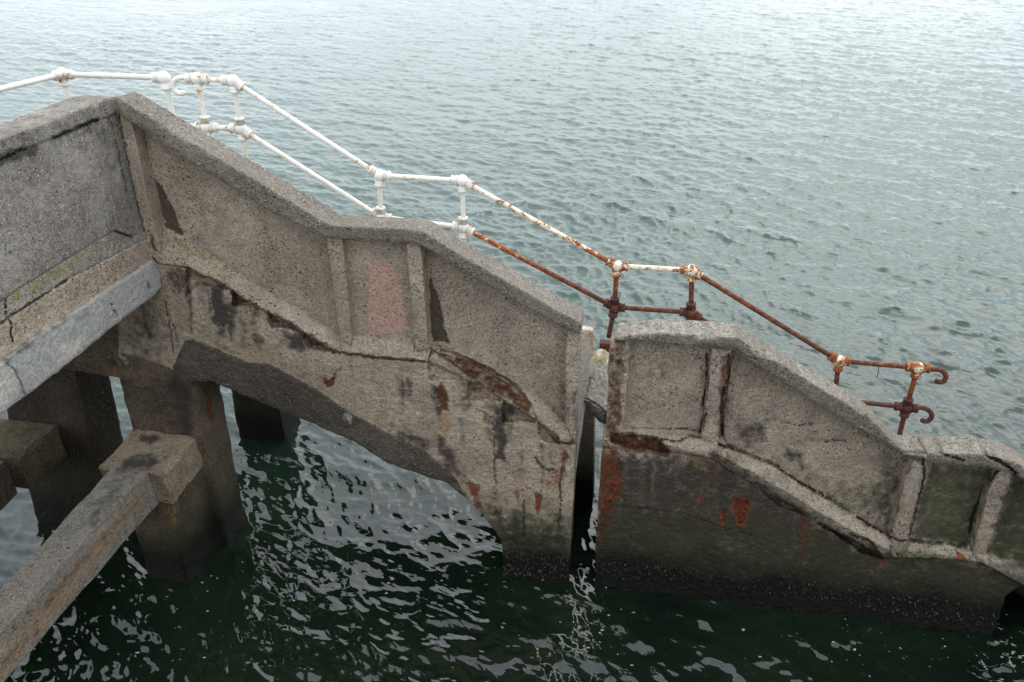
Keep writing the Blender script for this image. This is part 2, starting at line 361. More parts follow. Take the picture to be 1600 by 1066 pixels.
def relief(name, poly, mat, parent, plane=WALL, off=0.0, thick=.17, g=2.7, rough=.004, jit=.7, rows=3, cracks=None, recess=None, stains=None, rimrough=.006, chip=0.0):
    """A slab of concrete: front outline (photo units) on a vertical plane, real thickness behind it."""
    cracks = CRACKS if cracks is None else cracks; recess = RECESS if recess is None else recess; stains = STAINS_AND_LIGHT if stains is None else stains
    q = np.asarray(poly, float)
    area = sum(q[i][0] * q[(i + 1) % len(q)][1] - q[(i + 1) % len(q)][0] * q[i][1] for i in range(len(q)))
    if area < 0: q = q[::-1]
    bd = resample(q, g); nb = len(bd)
    bd = bd + np.stack([fbm(bd * .11, 3, 61), fbm(bd * .11 + 31, 3, 62)], 1) * jit
    lo, hi = bd.min(0), bd.max(0)
    gx, gy = np.meshgrid(np.arange(lo[0], hi[0], g), np.arange(lo[1], hi[1], g))
    ip = np.stack([gx.ravel(), gy.ravel()], 1)
    rs = np.random.RandomState(abs(len(q) + int(q[0][0]))); ip = ip + rs.uniform(-.3, .3, ip.shape) * g
    ip = ip[sdist(ip, bd) > .65 * g]
    pts = np.concatenate([bd, ip])
    res = delaunay_2d_cdt([Vector(p) for p in pts], [], [list(range(nb))], 1, 1e-5)
    P = np.array([tuple(v) for v in res[0]]); F = [f for f in res[2]]
    # boundary loop = edges used once
    cnt = {}
    for f in F:
        for i in range(len(f)):
            a, b = f[i], f[(i + 1) % len(f)]; cnt[(a, b)] = 1
    nxt = {a: b for (a, b) in cnt if (b, a) not in cnt}
    of = off(P) if callable(off) else np.full(len(P), float(off))
    dep, crk = carve_eval(P, cracks, recess)
    sp = plane(P, of)
    of = of + fbm(sp * 3.2, 4, 7) * rough + vnoise(sp * 38, 3) * rough * .35 - dep
    db = dist_line(P, bd, True); of = of - .006 * np.clip(1 - db / 2.6, 0, 1) ** 2
    of = of + np.clip((.42 - sp[:, 2]) / .15, 0, 1) * np.clip(fbm(sp * 30, 3, 91), 0, 1) * .016
    if chip:
        k = np.clip(1 - db / 7, 0, 1) * np.clip(fbm(sp * 5, 5, 77) * 3.2 - .75, 0, 1)
        of = of - k * chip
    V = plane(P, of)
    st = stain_eval(P, stains)
    loop = []
    if nxt:
        s = next(iter(nxt)); loop = [s]; c = nxt[s]
        while c != s and len(loop) < len(nxt) + 2: loop.append(c); c = nxt.get(c, s)
    verts = [V]; faces = list(F); stl = [st]; ckl = [crk]; n0 = len(V); prev = loop; m = len(loop)
    LV = V[loop]; dirv = -plane.n
    SV = np.mean([np.roll(LV, k, 0) for k in range(-1, 2)], 0) if m > 20 else LV
    SV = np.where(np.linalg.norm(SV - LV, axis=1)[:, None] < .02, SV, LV)
    for r in range(1, rows + 1):
        t = thick * r / rows
        wk = min(1, r / rows * 1.5); nv = LV * (1 - wk) + SV * wk + dirv * t
        if r < rows:
            tang = np.stack([fbm(nv * 9, 3, 21), fbm(nv * 9 + 7, 3, 22), fbm(nv * 9 + 3, 3, 23)], 1) * rimrough
            nv = nv + tang
        verts.append(nv); stl.append(st[loop]); ckl.append(np.zeros(m))
        cur = list(range(n0, n0 + m)); n0 += m
        for i in range(m):
            j = (i + 1) % m
            faces.append((prev[j], prev[i], cur[i], cur[j]))
        prev = cur
    faces.append(tuple(prev[::-1]))
    V = np.concatenate(verts)
    o = make(name, V, faces, mat, parent, attrs=pack(np.concatenate(stl), np.concatenate(ckl)))
    return o

def lerp_off(line_a, line_b, oa, ob):
    """offset that slides from oa at line_a to ob at line_b (a splayed sill)."""
    def f(P):
        da, db = dist_line(P, line_a), dist_line(P, line_b); return oa + (ob - oa) * da / (da + db + 1e-6)
    return f

def hexa(name, top, bot, mat, parent, g=.05, amp=.012, stains=(), edge=.012, sc=4.0):
    """Rough-cast block from four top and four bottom corners (ring order)."""
    c = np.array(list(bot) + list(top), float)
    quads = [(0, 1, 5, 4), (1, 2, 6, 5), (2, 3, 7, 6), (3, 0, 4, 7), (4, 5, 6, 7), (3, 2, 1, 0)]
    cen = c.mean(0); Vs, Fs = {}, []; vl = []
    def vid(p, e):
        k = tuple(np.round(p, 5))
        if k not in Vs: Vs[k] = len(vl); vl.append((p, e))
        return Vs[k]
    for qd in quads:
        a, b, cc, d = c[list(qd)]
        nu = max(2, int(np.linalg.norm(b - a) / g)); nv = max(2, int(np.linalg.norm(d - a) / g))
        nu, nv = min(nu, 60), min(nv, 60)
        # same count for opposite faces: derive from the mean lengths
        ids = []
        for j in range(nv + 1):
            for i in range(nu + 1):
                u, v = i / nu, j / nv
                p = a * (1 - u) * (1 - v) + b * u * (1 - v) + cc * u * v + d * (1 - u) * v
                ids.append(vid(p, 1.0 if (i in (0, nu) or j in (0, nv)) else 0.0))
        for j in range(nv):
            for i in range(nu):
                Fs.append((ids[j * (nu + 1) + i], ids[j * (nu + 1) + i + 1], ids[(j + 1) * (nu + 1) + i + 1], ids[(j + 1) * (nu + 1) + i]))
    V = np.array([p for p, e in vl]); E = np.array([e for p, e in vl])
    w = np.stack([fbm(V * sc, 4, 31), fbm(V * sc + 11, 4, 32), fbm(V * sc + 23, 4, 33)], 1) * amp
    w = w + np.stack([fbm(V * 17, 3, 34), fbm(V * 17 + 5, 3, 35), fbm(V * 17 + 9, 3, 36)], 1) * min(amp * .4, .006)
    inw = cen - V; inw /= np.maximum(np.linalg.norm(inw, axis=1), 1e-6)[:, None]
    V2 = V + w + inw * (E * edge * (1 + 2.6 * np.clip(fbm(V * 8, 4, 44), 0, 1)))[:, None]
    st = stain_eval(proj(V), list(stains)) if len(stains) else np.zeros((len(V), 9))
    o = make(name, V2, Fs, mat, parent, attrs=pack(st, np.zeros(len(V))))
    return o

# ------------------------------------------------------------------ materials
def ramp(t, stops, interp='LINEAR'):
    n = N(t, 'ShaderNodeValToRGB'); e = n.color_ramp.elements; n.color_ramp.interpolation = interp
    while len(e) < len(stops): e.new(.5)
    for x, (p, c) in zip(e, stops):
        x.position = p; x.color = (c, c, c, 1) if isinstance(c, (int, float)) else (*c, 1)
    return n
def concrete(name, ca, cb, speck=1.0, tide=True, bump=.5, dirt=.35, pits=1.0, rough=.88):
    m = bpy.data.materials.new(name); m.use_nodes = True; t = m.node_tree; t.nodes.clear(); K = t.links.new
    out = N(t, 'ShaderNodeOutputMaterial'); bs = N(t, 'ShaderNodeBsdfPrincipled'); K(bs.outputs[0], out.inputs[0])
    ge = N(t, 'ShaderNodeNewGeometry'); pos = ge.outputs['Position']
    def noise(sc, det=4, ro=.6, vec=None):
        n = N(t, 'ShaderNodeTexNoise'); n.inputs['Scale'].default_value = sc; n.inputs['Detail'].default_value = det; n.inputs['Roughness'].default_value = ro
        K(vec or pos, n.inputs['Vector']); return n.outputs[0]
    def mixc(f, a, b, mode='MIX'):
        n = N(t, 'ShaderNodeMixRGB', blend_type=mode)
        for s, v in ((0, f), (1, a), (2, b)):
            if hasattr(v, 'is_linked'): K(v, n.inputs[s])
            elif isinstance(v, (int, float)): n.inputs[s].default_value = v
            else: n.inputs[s].default_value = (*v, 1)
        return n.outputs[0]
    def mth(op, a, b=None, c=None, clamp=False):
        n = N(t, 'ShaderNodeMath', operation=op); n.use_clamp = clamp
        for s, v in enumerate((a, b, c)):
            if v is None: continue
            if hasattr(v, 'is_linked'): K(v, n.inputs[s])
            else: n.inputs[s].default_value = v
        return n.outputs[0]
    def rmp(x, stops): n = ramp(t, stops); K(x, n.inputs[0]); return n.outputs[0]
    big = noise(1.7, 6, .62); mid = noise(6, 5, .65); fine = noise(55, 4, .7)
    stv = N(t, 'ShaderNodeMapping'); stv.inputs['Scale'].default_value = (9, 9, .9); K(pos, stv.inputs[0])
    streak = noise(1.0, 4, .6, stv.outputs[0])
    col = mixc(rmp(big, [(.40, 0.), (.60, 1.)]), ca, cb)
    col = mixc(mth('MULTIPLY', rmp(mid, [(.44, 0.), (.66, 1.)]), dirt), col, tuple(x * .52 for x in ca))
    col = mixc(mth('MULTIPLY', rmp(streak, [(.5, 0.), (.7, 1.)]), dirt * .9), col, tuple(x * .55 for x in cb))
    col = mixc(mth('MULTIPLY', rmp(fine, [(.42, 0.), (.62, 1.)]), .25), col, tuple(min(1, x * 1.5) for x in cb))
    # exposed aggregate and pits
    vo = N(t, 'ShaderNodeTexVoronoi'); vo.inputs['Scale'].default_value = 75; K(pos, vo.inputs['Vector'])
    sep = N(t, 'ShaderNodeSeparateColor'); K(vo.outputs['Color'], sep.inputs[0])
    inr = rmp(vo.outputs['Distance'], [(.28, 1.), (.5, 0.)])
    lightm = mth('MULTIPLY', mth('GREATER_THAN', sep.outputs[0], .72), inr)
    darkm = mth('MULTIPLY', mth('LESS_THAN', sep.outputs[0], .27), inr)
    col = mixc(mth('MULTIPLY', mth('MULTIPLY', lightm, rmp(mid, [(.42, .12), (.58, 1.)])), .55 * speck), col, (.50, .44, .37))
    col = mixc(mth('MULTIPLY', mth('MULTIPLY', darkm, rmp(noise(3.3, 5), [(.42, .10), (.60, 1.)])), .78 * speck), col, (.055, .048, .042))
    vp = N(t, 'ShaderNodeTexVoronoi'); vp.inputs['Scale'].default_value = 24; K(pos, vp.inputs['Vector'])
    sep2 = N(t, 'ShaderNodeSeparateColor'); K(vp.outputs['Color'], sep2.inputs[0])
    pit = mth('MULTIPLY', mth('GREATER_THAN', sep2.outputs[1], .74), rmp(vp.outputs['Distance'], [(.12, 1.), (.24, 0.)]))
    pit = mth('MULTIPLY', pit, rmp(noise(3.1, 3), [(.4, 0.), (.6, 1.)]))
    col = mixc(mth('MULTIPLY', pit, .8 * pits), col, (.04, .034, .03))
    A = N(t, 'ShaderNodeAttribute', attribute_name='stain_a'); B = N(t, 'ShaderNodeAttribute', attribute_name='stain_b'); C = N(t, 'ShaderNodeAttribute', attribute_name='stain_c')
    sa = N(t, 'ShaderNodeSeparateColor'); K(A.outputs['Color'], sa.inputs[0])
    sb = N(t, 'ShaderNodeSeparateColor'); K(B.outputs['Color'], sb.inputs[0])
    sc_ = N(t, 'ShaderNodeSeparateColor'); K(C.outputs['Color'], sc_.inputs[0])
    brk = noise(12, 7, .78); brk2 = noise(27, 6, .8, None)
    def mask(x, n, k=1.5, lo=.32, hi=.62):
        s = mth('ADD', x, mth('MULTIPLY', mth('SUBTRACT', n, .5), k))
        return mth('MULTIPLY', rmp(s, [(lo, 0.), (hi, 1.)]), rmp(x, [(.02, 0.), (.16, 1.)]))
    col = mixc(mth('MULTIPLY', mask(sa.outputs[1], brk, 2.2, .2, .78), .9), col, (.040, .033, .029))           # dark run-off, and painted recess shade
    col = mixc(mth('MULTIPLY', mask(sb.outputs[3] if len(sb.outputs) > 3 else B.outputs['Alpha'], brk, 2.0, .25, .8), .8), col, (.042, .048, .018))  # algae
    col = mixc(mth('MULTIPLY', mask(A.outputs['Alpha'], brk2, 1.3), .75), col, (.45, .40, .34))                 # bleached, and the painted light on the sill
    col = mixc(mth('MULTIPLY', mask(sb.outputs[0], brk2, 1.5, .25, .6), .9), col, (.062, .042, .032))            # brown damp, and painted recess shade
    pk = mixc(mth('MULTIPLY', mask(sb.outputs[1], brk2, 1.0, .2, .5), .80), col, (.50, .29, .235)); col = pk
    col = mixc(mth('MULTIPLY', mask(sa.outputs[2], brk2, 1.6, .42, .72), .75), col, (.17, .145, .035))          # moss
    rustc = mixc(rmp(brk2, [(.4, 0.), (.62, 1.)]), (.060, .020, .013), (.20, .060, .022))
    col = mixc(mth('MULTIPLY', mask(sa.outputs[0], brk, 2.4, .3, .7), .92), col, rustc)
    col = mixc(mth('MULTIPLY', mask(sb.outputs[2], brk2, 2.4, .3, .8), .75), col, (.34, .185, .075))                      # orange
    redc = mixc(rmp(brk2, [(.4, 0.), (.6, 1.)]), (.095, .022, .013), (.29, .058, .022))
    col = mixc(mth('MULTIPLY', mask(sc_.outputs[0], brk2, 2.2, .3, .7), .9), col, redc)
    col = mixc(mth('MULTIPLY', sc_.outputs[1], .8), col, (.028, .022, .018))                                    # grime in cracks
    gr = mth('ADD', mth('MULTIPLY', rmp(noise(120, 2, .6), [(.34, .30), (.66, .72)]), 1.0), mth('MULTIPLY', rmp(noise(48, 3, .65), [(.36, .30), (.64, .72)]), 1.0))
    vm = N(t, 'ShaderNodeVectorMath', operation='SCALE'); K(col, vm.inputs[0]); K(gr, vm.inputs['Scale']); col = vm.outputs[0]
    rg = rough
    if tide:
        sx = N(t, 'ShaderNodeSeparateXYZ'); K(pos, sx.inputs[0])
        zz = mth('ADD', sx.outputs[2], mth('ADD', mth('MULTIPLY', mth('SUBTRACT', noise(2.2, 5), .5), .45), mth('MULTIPLY', mth('SUBTRACT', brk, .5), .16)))
        alg = rmp(zz, [(.40, 1.), (.62, .75), (1.15, 0.)])
        col = mixc(mth('MULTIPLY', mth('MULTIPLY', alg, rmp(mid, [(.35, .35), (.6, 1.)])), .8), col, (.046, .048, .018))
        wet = rmp(zz, [(.30, 1.), (.44, .55), (.66, 0.)])
        barn = mth('MULTIPLY', mth('GREATER_THAN', sep.outputs[1], .86), inr)
        wc = mixc(mth('MULTIPLY', mth('MULTIPLY', barn, rmp(noise(5, 3), [(.5, 0.), (.62, 1.)])), .22), (.007, .0065, .004), (.12, .105, .07))
        col = mixc(mth('MULTIPLY', wet, 1.0), col, wc)
        rr = N(t, 'ShaderNodeMapRange'); K(wet, rr.inputs[0]); rr.inputs[3].default_value = rough; rr.inputs[4].default_value = .62; K(rr.outputs[0], bs.inputs['Roughness'])
    else: bs.inputs['Roughness'].default_value = rough
    K(col, bs.inputs['Base Color']); bs.inputs['Specular IOR Level'].default_value = .3
    h = mth('ADD', mth('MULTIPLY', fine, .5), mth('MULTIPLY', noise(160, 3, .7), .3))
    h = mth('ADD', h, mth('MULTIPLY', lightm, .35)); h = mth('SUBTRACT', h, mth('MULTIPLY', darkm, .5)); h = mth('SUBTRACT', h, mth('MULTIPLY', pit, 1.6))
    h = mth('ADD', h, mth('MULTIPLY', noise(19, 4, .65), .9))
    bp = N(t, 'ShaderNodeBump'); bp.inputs['Strength'].default_value = bump; bp.inputs['Distance'].default_value = .012
    K(h, bp.inputs['Height']); K(bp.outputs[0], bs.inputs['Normal'])
    return m
M_CON = concrete('weathered_concrete', (.305, .234, .178), (.420, .336, .260), 1.3, dirt=.6, bump=.9)
M_STR = concrete('stringer_concrete', (.310, .232, .166), (.430, .338, .254), .75, dirt=.6, bump=.8)
M_LUMP = concrete('broken_concrete', (.50, .45, .385), (.40, .355, .30), .5, dirt=.4, bump=.9)
M_COP = concrete('coping_concrete', (.150, .122, .097), (.215, .182, .150), 1.5, bump=.9, dirt=.4)
M_GREY = concrete('grey_concrete', (.175, .150, .128), (.285, .250, .216), 1.3, dirt=.75, bump=.6)
M_SLAB = concrete('repair_mortar', (.36, .345, .325), (.285, .272, .255), .25, dirt=.25, pits=.3, bump=.3)
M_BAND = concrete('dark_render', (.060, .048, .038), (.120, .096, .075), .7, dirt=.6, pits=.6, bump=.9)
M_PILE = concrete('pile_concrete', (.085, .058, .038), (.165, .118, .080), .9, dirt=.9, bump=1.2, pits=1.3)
M_BEAM = concrete('beam_concrete', (.215, .185, .152), (.290, .258, .220), 1.0, dirt=.6, bump=1.0, pits=1.3)
M_BLOCK = concrete('block_concrete', (.250, .184, .124), (.360, .278, .196), 1.0, dirt=.6, bump=1.2, pits=1.4)
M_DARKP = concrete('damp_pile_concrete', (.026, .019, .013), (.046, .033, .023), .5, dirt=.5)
M_PALE = concrete('pale_mortar', (.60, .56, .51), (.50, .46, .41), .2, dirt=.15, pits=.4, bump=.35)

def metal_paint(name):
    m = bpy.data.materials.new(name); m.use_nodes = True; t = m.node_tree; t.nodes.clear(); K = t.links.new
    out = N(t, 'ShaderNodeOutputMaterial'); bs = N(t, 'ShaderNodeBsdfPrincipled'); K(bs.outputs[0], out.inputs[0])
    ge = N(t, 'ShaderNodeNewGeometry'); at = N(t, 'ShaderNodeAttribute', attribute_name='rust_level')
    def noise(sc, det=4, ro=.6):
        n = N(t, 'ShaderNodeTexNoise'); n.inputs['Scale'].default_value = sc; n.inputs['Detail'].default_value = det; n.inputs['Roughness'].default_value = ro
        K(ge.outputs['Position'], n.inputs['Vector']); return n.outputs[0]
    def mth(op, a, b=None, clamp=False):
        n = N(t, 'ShaderNodeMath', operation=op); n.use_clamp = clamp
        for s, v in enumerate((a, b)):
            if v is None: continue
            if hasattr(v, 'is_linked'): K(v, n.inputs[s])
            else: n.inputs[s].default_value = v
        return n.outputs[0]
    def mixc(f, a, b):
        n = N(t, 'ShaderNodeMixRGB')
        for s, v in ((0, f), (1, a), (2, b)):
            if hasattr(v, 'is_linked'): K(v, n.inputs[s])
            elif isinstance(v, (int, float)): n.inputs[s].default_value = v
            else: n.inputs[s].default_value = (*v, 1)
        return n.outputs[0]
    def rmp(x, stops): n = ramp(t, stops); K(x, n.inputs[0]); return n.outputs[0]
    n1 = noise(16, 6, .75); n2 = noise(45, 4, .7); n3 = noise(4, 3)
    s = mth('ADD', mth('MULTIPLY', at.outputs['Fac'], 1.0), mth('MULTIPLY', mth('SUBTRACT', n1, .5), 1.5))
    rustm = rmp(s, [(.42, 0.), (.50, 1.)]); halo = rmp(s, [(.28, 0.), (.46, 1.)]); deep = rmp(s, [(.62, 0.), (1.0, 1.)])
    paint = mixc(rmp(n3, [(.4, 0.), (.6, 1.)]), (.80, .76, .72), (.72, .68, .63))
    paint = mixc(mth('MULTIPLY', halo, .75), paint, (.62, .40, .12))
    fresh = mixc(rmp(n2, [(.4, 0.), (.62, 1.)]), (.15, .036, .013), (.42, .12, .022))
    old = mixc(rmp(n2, [(.38, 0.), (.66, 1.)]), (.045, .014, .010), (.135, .042, .026))
    rust = mixc(deep, fresh, old)
    col = mixc(rustm, paint, rust); K(col, bs.inputs['Base Color'])
    rr = N(t, 'ShaderNodeMapRange'); K(rustm, rr.inputs[0]); rr.inputs[3].default_value = .38; rr.inputs[4].default_value = .85; K(rr.outputs[0], bs.inputs['Roughness'])
    bp = N(t, 'ShaderNodeBump'); bp.inputs['Strength'].default_value = .5; bp.inputs['Distance'].default_value = .004
    K(mth('ADD', mth('MULTIPLY', n2, mth('ADD', rustm, .15)), mth('MULTIPLY', rustm, -.4)), bp.inputs['Height']); K(bp.outputs[0], bs.inputs['Normal'])
    return m
M_RAIL = metal_paint('painted_pipe')

def water_mat():
    m = bpy.data.materials.new('sea_water'); m.use_nodes = True; t = m.node_tree; t.nodes.clear(); K = t.links.new
    out = N(t, 'ShaderNodeOutputMaterial'); bs = N(t, 'ShaderNodeBsdfPrincipled'); K(bs.outputs[0], out.inputs[0])
    bs.inputs['Base Color'].default_value = (.008, .026, .012, 1)
    bs.inputs['Roughness'].default_value = .008; bs.inputs['IOR'].default_value = 1.50
    ge = N(t, 'ShaderNodeNewGeometry')
    n1 = N(t, 'ShaderNodeTexNoise'); n1.inputs['Scale'].default_value = 7; n1.inputs['Detail'].default_value = 2.5; n1.inputs['Roughness'].default_value = .5
    mp = N(t, 'ShaderNodeMapping'); mp.inputs['Scale'].default_value = (.42, 1.15, 1)
    vr = N(t, 'ShaderNodeVectorRotate', rotation_type='Z_AXIS'); vr.inputs['Angle'].default_value = R_(30); K(ge.outputs['Position'], vr.inputs['Vector']); K(vr.outputs[0], mp.inputs[0]); K(mp.outputs[0], n1.inputs['Vector'])
    n2 = N(t, 'ShaderNodeTexNoise'); n2.inputs['Scale'].default_value = .35; n2.inputs['Detail'].default_value = 3; K(ge.outputs['Position'], n2.inputs['Vector'])
    r2 = ramp(t, [(.35, .25), (.65, 1.)]); K(n2.outputs[0], r2.inputs[0])
    mu = N(t, 'ShaderNodeMath', operation='MULTIPLY'); K(n1.outputs[0], mu.inputs[0]); K(r2.outputs[0], mu.inputs[1])
    bp = N(t, 'ShaderNodeBump'); bp.inputs['Strength'].default_value = .6; bp.inputs['Distance'].default_value = .05
    K(mu.outputs[0], bp.inputs['Height']); K(bp.outputs[0], bs.inputs['Normal'])
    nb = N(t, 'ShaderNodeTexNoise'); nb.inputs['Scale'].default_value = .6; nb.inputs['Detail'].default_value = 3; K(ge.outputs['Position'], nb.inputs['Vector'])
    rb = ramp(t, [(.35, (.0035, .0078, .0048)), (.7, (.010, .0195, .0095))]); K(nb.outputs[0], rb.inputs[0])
    # structure's shade put into the near water's colour; turbid open sea beyond
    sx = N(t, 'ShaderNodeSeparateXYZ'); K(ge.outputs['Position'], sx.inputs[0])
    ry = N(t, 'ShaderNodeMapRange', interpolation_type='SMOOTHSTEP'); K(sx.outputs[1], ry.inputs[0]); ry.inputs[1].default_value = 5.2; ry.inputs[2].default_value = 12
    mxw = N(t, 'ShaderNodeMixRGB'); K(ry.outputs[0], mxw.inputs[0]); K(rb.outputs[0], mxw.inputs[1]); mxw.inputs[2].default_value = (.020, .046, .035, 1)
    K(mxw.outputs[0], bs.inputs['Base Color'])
    return m
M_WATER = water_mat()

# ------------------------------------------------------------------ the sea
def wave_tile(Lm, n, lam_peak, spread, wind, seed, lam_min, slope):
    rs = np.random.RandomState(seed)
    k1 = np.fft.fftfreq(n, Lm / n) * 2 * np.pi
    kx, ky = np.meshgrid(k1, k1, indexing='ij'); k = np.hypot(kx, ky); k[0, 0] = 1e-6
    kp = 2 * np.pi / lam_peak
    S = np.exp(-1.25 * (kp / k) ** 2) * k ** -3.15 * np.exp(-(k * lam_min / 2 / np.pi) ** 2)
    cosd = (kx * math.cos(wind) + ky * math.sin(wind)) / k
    S *= np.abs(cosd) ** spread * np.where(cosd > 0, 1, .25); S[0, 0] = 0
    amp = np.sqrt(S); ph = rs.normal(size=(n, n)) + 1j * rs.normal(size=(n, n))
    H = amp * ph
    h = np.fft.ifft2(H).real; sx = np.fft.ifft2(1j * kx * H).real; sy = np.fft.ifft2(1j * ky * H).real
    f = slope / math.sqrt((sx ** 2 + sy ** 2).mean())
    dx = np.fft.ifft2(1j * kx / k * H).real * f; dy = np.fft.ifft2(1j * ky / k * H).real * f
    return h * f, dx, dy
def sample(tile, Lm, x, y):
    n = tile.shape[0]; u = (x / Lm * n) % n; v = (y / Lm * n) % n
    i = u.astype(int) % n; j = v.astype(int) % n; fu = u - np.floor(u); fv = v - np.floor(v); i2 = (i + 1) % n; j2 = (j + 1) % n
    return tile[i, j] * (1 - fu) * (1 - fv) + tile[i2, j] * fu * (1 - fv) + tile[i, j2] * (1 - fu) * fv + tile[i2, j2] * fu * fv
W1 = (19.0, wave_tile(19.0, 1024, .54, 1.9, R_(238), 5, .07, .37))
W2 = (31.7, wave_tile(31.7, 1024, 1.7, 3.0, R_(212), 9, .30, .12))
def sea(x, y):
    h = np.zeros_like(x); dx = np.zeros_like(x); dy = np.zeros_like(x)
    for Lm, (a, b, c), rot in ((W1[0], W1[1], .0), (W2[0], W2[1], .35)):
        cr_, sr = math.cos(rot), math.sin(rot); X = x * cr_ + y * sr; Y = -x * sr + y * cr_
        gx, gy = sample(b, Lm, X, Y), sample(c, Lm, X, Y)
        h += sample(a, Lm, X, Y); dx += gx * cr_ - gy * sr; dy += gx * sr + gy * cr_
    return h, dx, dy
na = 1050
rad = [2.2]
while rad[-1] < 75: rad.append(rad[-1] * 1.0052)
while rad[-1] < 6000: rad.append(rad[-1] * 1.10)
rad = np.array(rad); ang = np.linspace(R_(-56), R_(56), na)
RR, AA = np.meshgrid(rad, ang, indexing='ij'); X = RR * np.sin(AA); Y = RR * np.cos(AA)
h, dx, dy = sea(X.ravel(), Y.ravel())
fade = np.clip(1.3 - RR.ravel() / 110, 0, 1)
calm = .50 + .32 * smooth((X.ravel() + 8) / 12) + .3 * smooth(.5 + .9 * fbm(np.stack([X.ravel() * .05, Y.ravel() * .09], 1), 2, 71)) 
fade = fade * calm * (.76 + .24 * smooth((Y.ravel() - 5.5) / 2.5))
SK = (-.53 * .2, -.85 * .2)      # wind-driven lean: steep fronts, long backs
V = np.stack([X.ravel() + (dx + SK[0] * h) * fade, Y.ravel() + (dy + SK[1] * h) * fade, h * fade], 1)
nr = len(rad); ii = np.arange(nr * na).reshape(nr, na)
F = np.stack([ii[:-1, :-1], ii[:-1, 1:], ii[1:, 1:], ii[1:, :-1]], -1).reshape(-1, 4)[:, ::-1]
me = bpy.data.meshes.new('sea'); me.vertices.add(len(V)); me.vertices.foreach_set('co', V.astype(np.float32).ravel())
me.loops.add(F.size); me.loops.foreach_set('vertex_index', F.astype(np.int32).ravel())
me.polygons.add(len(F)); me.polygons.foreach_set('loop_start', np.arange(0, F.size, 4, dtype=np.int32)); me.polygons.foreach_set('loop_total', np.full(len(F), 4, np.int32))
me.polygons.foreach_set('use_smooth', np.ones(len(F), bool)); me.update(calc_edges=True); me.validate()
if me.polygons[0].normal.z < 0: me.flip_normals()
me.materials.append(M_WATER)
sea_o = bpy.data.objects.new('sea', me); COL.objects.link(sea_o); sea_o['kind'] = 'structure'
# calmer water round the rest of the horizon (outside the view), same sheet level
vv, ff = [(0, 0, -.06)], []
a2 = np.linspace(R_(-180), R_(180), 97)
for r in (2.6, 40, 6000):
    for a in a2[:-1]: vv.append((r * math.sin(a), r * math.cos(a), -.30))
for k in range(96): ff.append((0, 1 + k, 1 + (k + 1) % 96))
for q in (0, 1):
    for k in range(96): ff.append((1 + q * 96 + k, 1 + (q + 1) * 96 + k, 1 + (q + 1) * 96 + (k + 1) % 96, 1 + q * 96 + (k + 1) % 96))
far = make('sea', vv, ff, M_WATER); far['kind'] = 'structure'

# ------------------------------------------------------------------ upper stair section
up = empty('staircase', tuple(WALL([(640, 905)])[0] * np.array([1, 1, 0])), 'long upper flight of grey-brown concrete stairs from the platform corner down to the gap', 'staircase', 'broken concrete staircase sections')
# coping in four runs
ft = [(182,152),(336,244),(466,322),(513,351),(540,354),(632,358),(664,363),(705,390),(808,449),(903,503)]
fb = [(206,192),(290,248),(434,337),(510,371),(535,373),(635,379),(658,383),(750,439),(886,516),(886,516)]
cop_poly = ft + [(908,506)] + [(908,522),(886,516),(750,439),(658,383),(635,379),(535,373),(510,371),(434,337),(290,248),(206,192),(187,180)]
relief('coping', cop_poly, M_COP, up, off=.045, thick=.22, rows=5, rough=.004, jit=.7, rimrough=.005, chip=.02)
# recessed panels behind the frame
relief('panel', grow([(206,192),(290,248),(434,337),(510,371),(530,520),(400,444),(266,357),(243,362)], 7), M_CON, up, off=-.13, thick=.05, rows=1, rough=.006)
relief('panel', grow([(535,373),(635,379),(646,541),(549,524)], 6), M_CON, up, off=-.085, thick=.08, rows=1, rough=.005)
relief('panel', grow([(658,383),(750,439),(886,516),(883,600),(884,662),(850,630),(808,600),(770,576),(715,550),(674,541)], 6), M_CON, up, off=-.13, thick=.05, rows=1, rough=.005)
# ribs and end post
relief('rib', [(181,170),(206,192),(243,362),(246,372),(256,414),(246,413),(232,396),(216,330),(203,280)], M_CON, up, off=.0, thick=.16, rough=.005)
relief('rib', [(510,371),(535,373),(549,524),(549,540),(532,530)], M_CON, up, off=.0, thick=.16, chip=.03)
relief('rib', [(635,379),(658,383),(668,538),(672,546),(649,548)], M_CON, up, off=.0, thick=.16, chip=.03)
relief('end_post', [(886,516),(908,520),(906,560),(899,694),(884,664),(883,600)], M_CON, up, off=.0, thick=.16, chip=.03)
# splayed sills
sa_, sb_ = [(243,362),(266,357),(400,444),(530,520)], [(252,412),(294,417),(356,449),(399,477),(492,528),(533,551)]
relief('sill', sa_ + [(532,530)] + sb_[::-1], M_CON, up, off=lerp_off(sa_, sb_, -.115, .012), thick=.16, rough=.006, jit=1.4, chip=.03)
relief('sill', [(549,524),(646,541),(649,548),(672,546),(668,566),(600,560),(533,551),(532,530),(549,540)], M_CON, up, off=lerp_off([(549,524),(646,541)], [(533,551),(668,566)], -.045, .012), thick=.16, rough=.005, chip=.01)
relief('sill', [(672,546),(674,541),(715,550),(770,576),(808,600),(850,630),(884,664),(899,694),(868,688),(841,658),(830,634),(808,606),(790,592),(740,566),(700,556)], M_CON, up, off=lerp_off([(674,541),(715,550),(808,600),(884,664)], [(672,556),(740,575),(841,664),(868,690)], -.05, .012), thick=.14, rough=.010, jit=2.2, chip=.02)
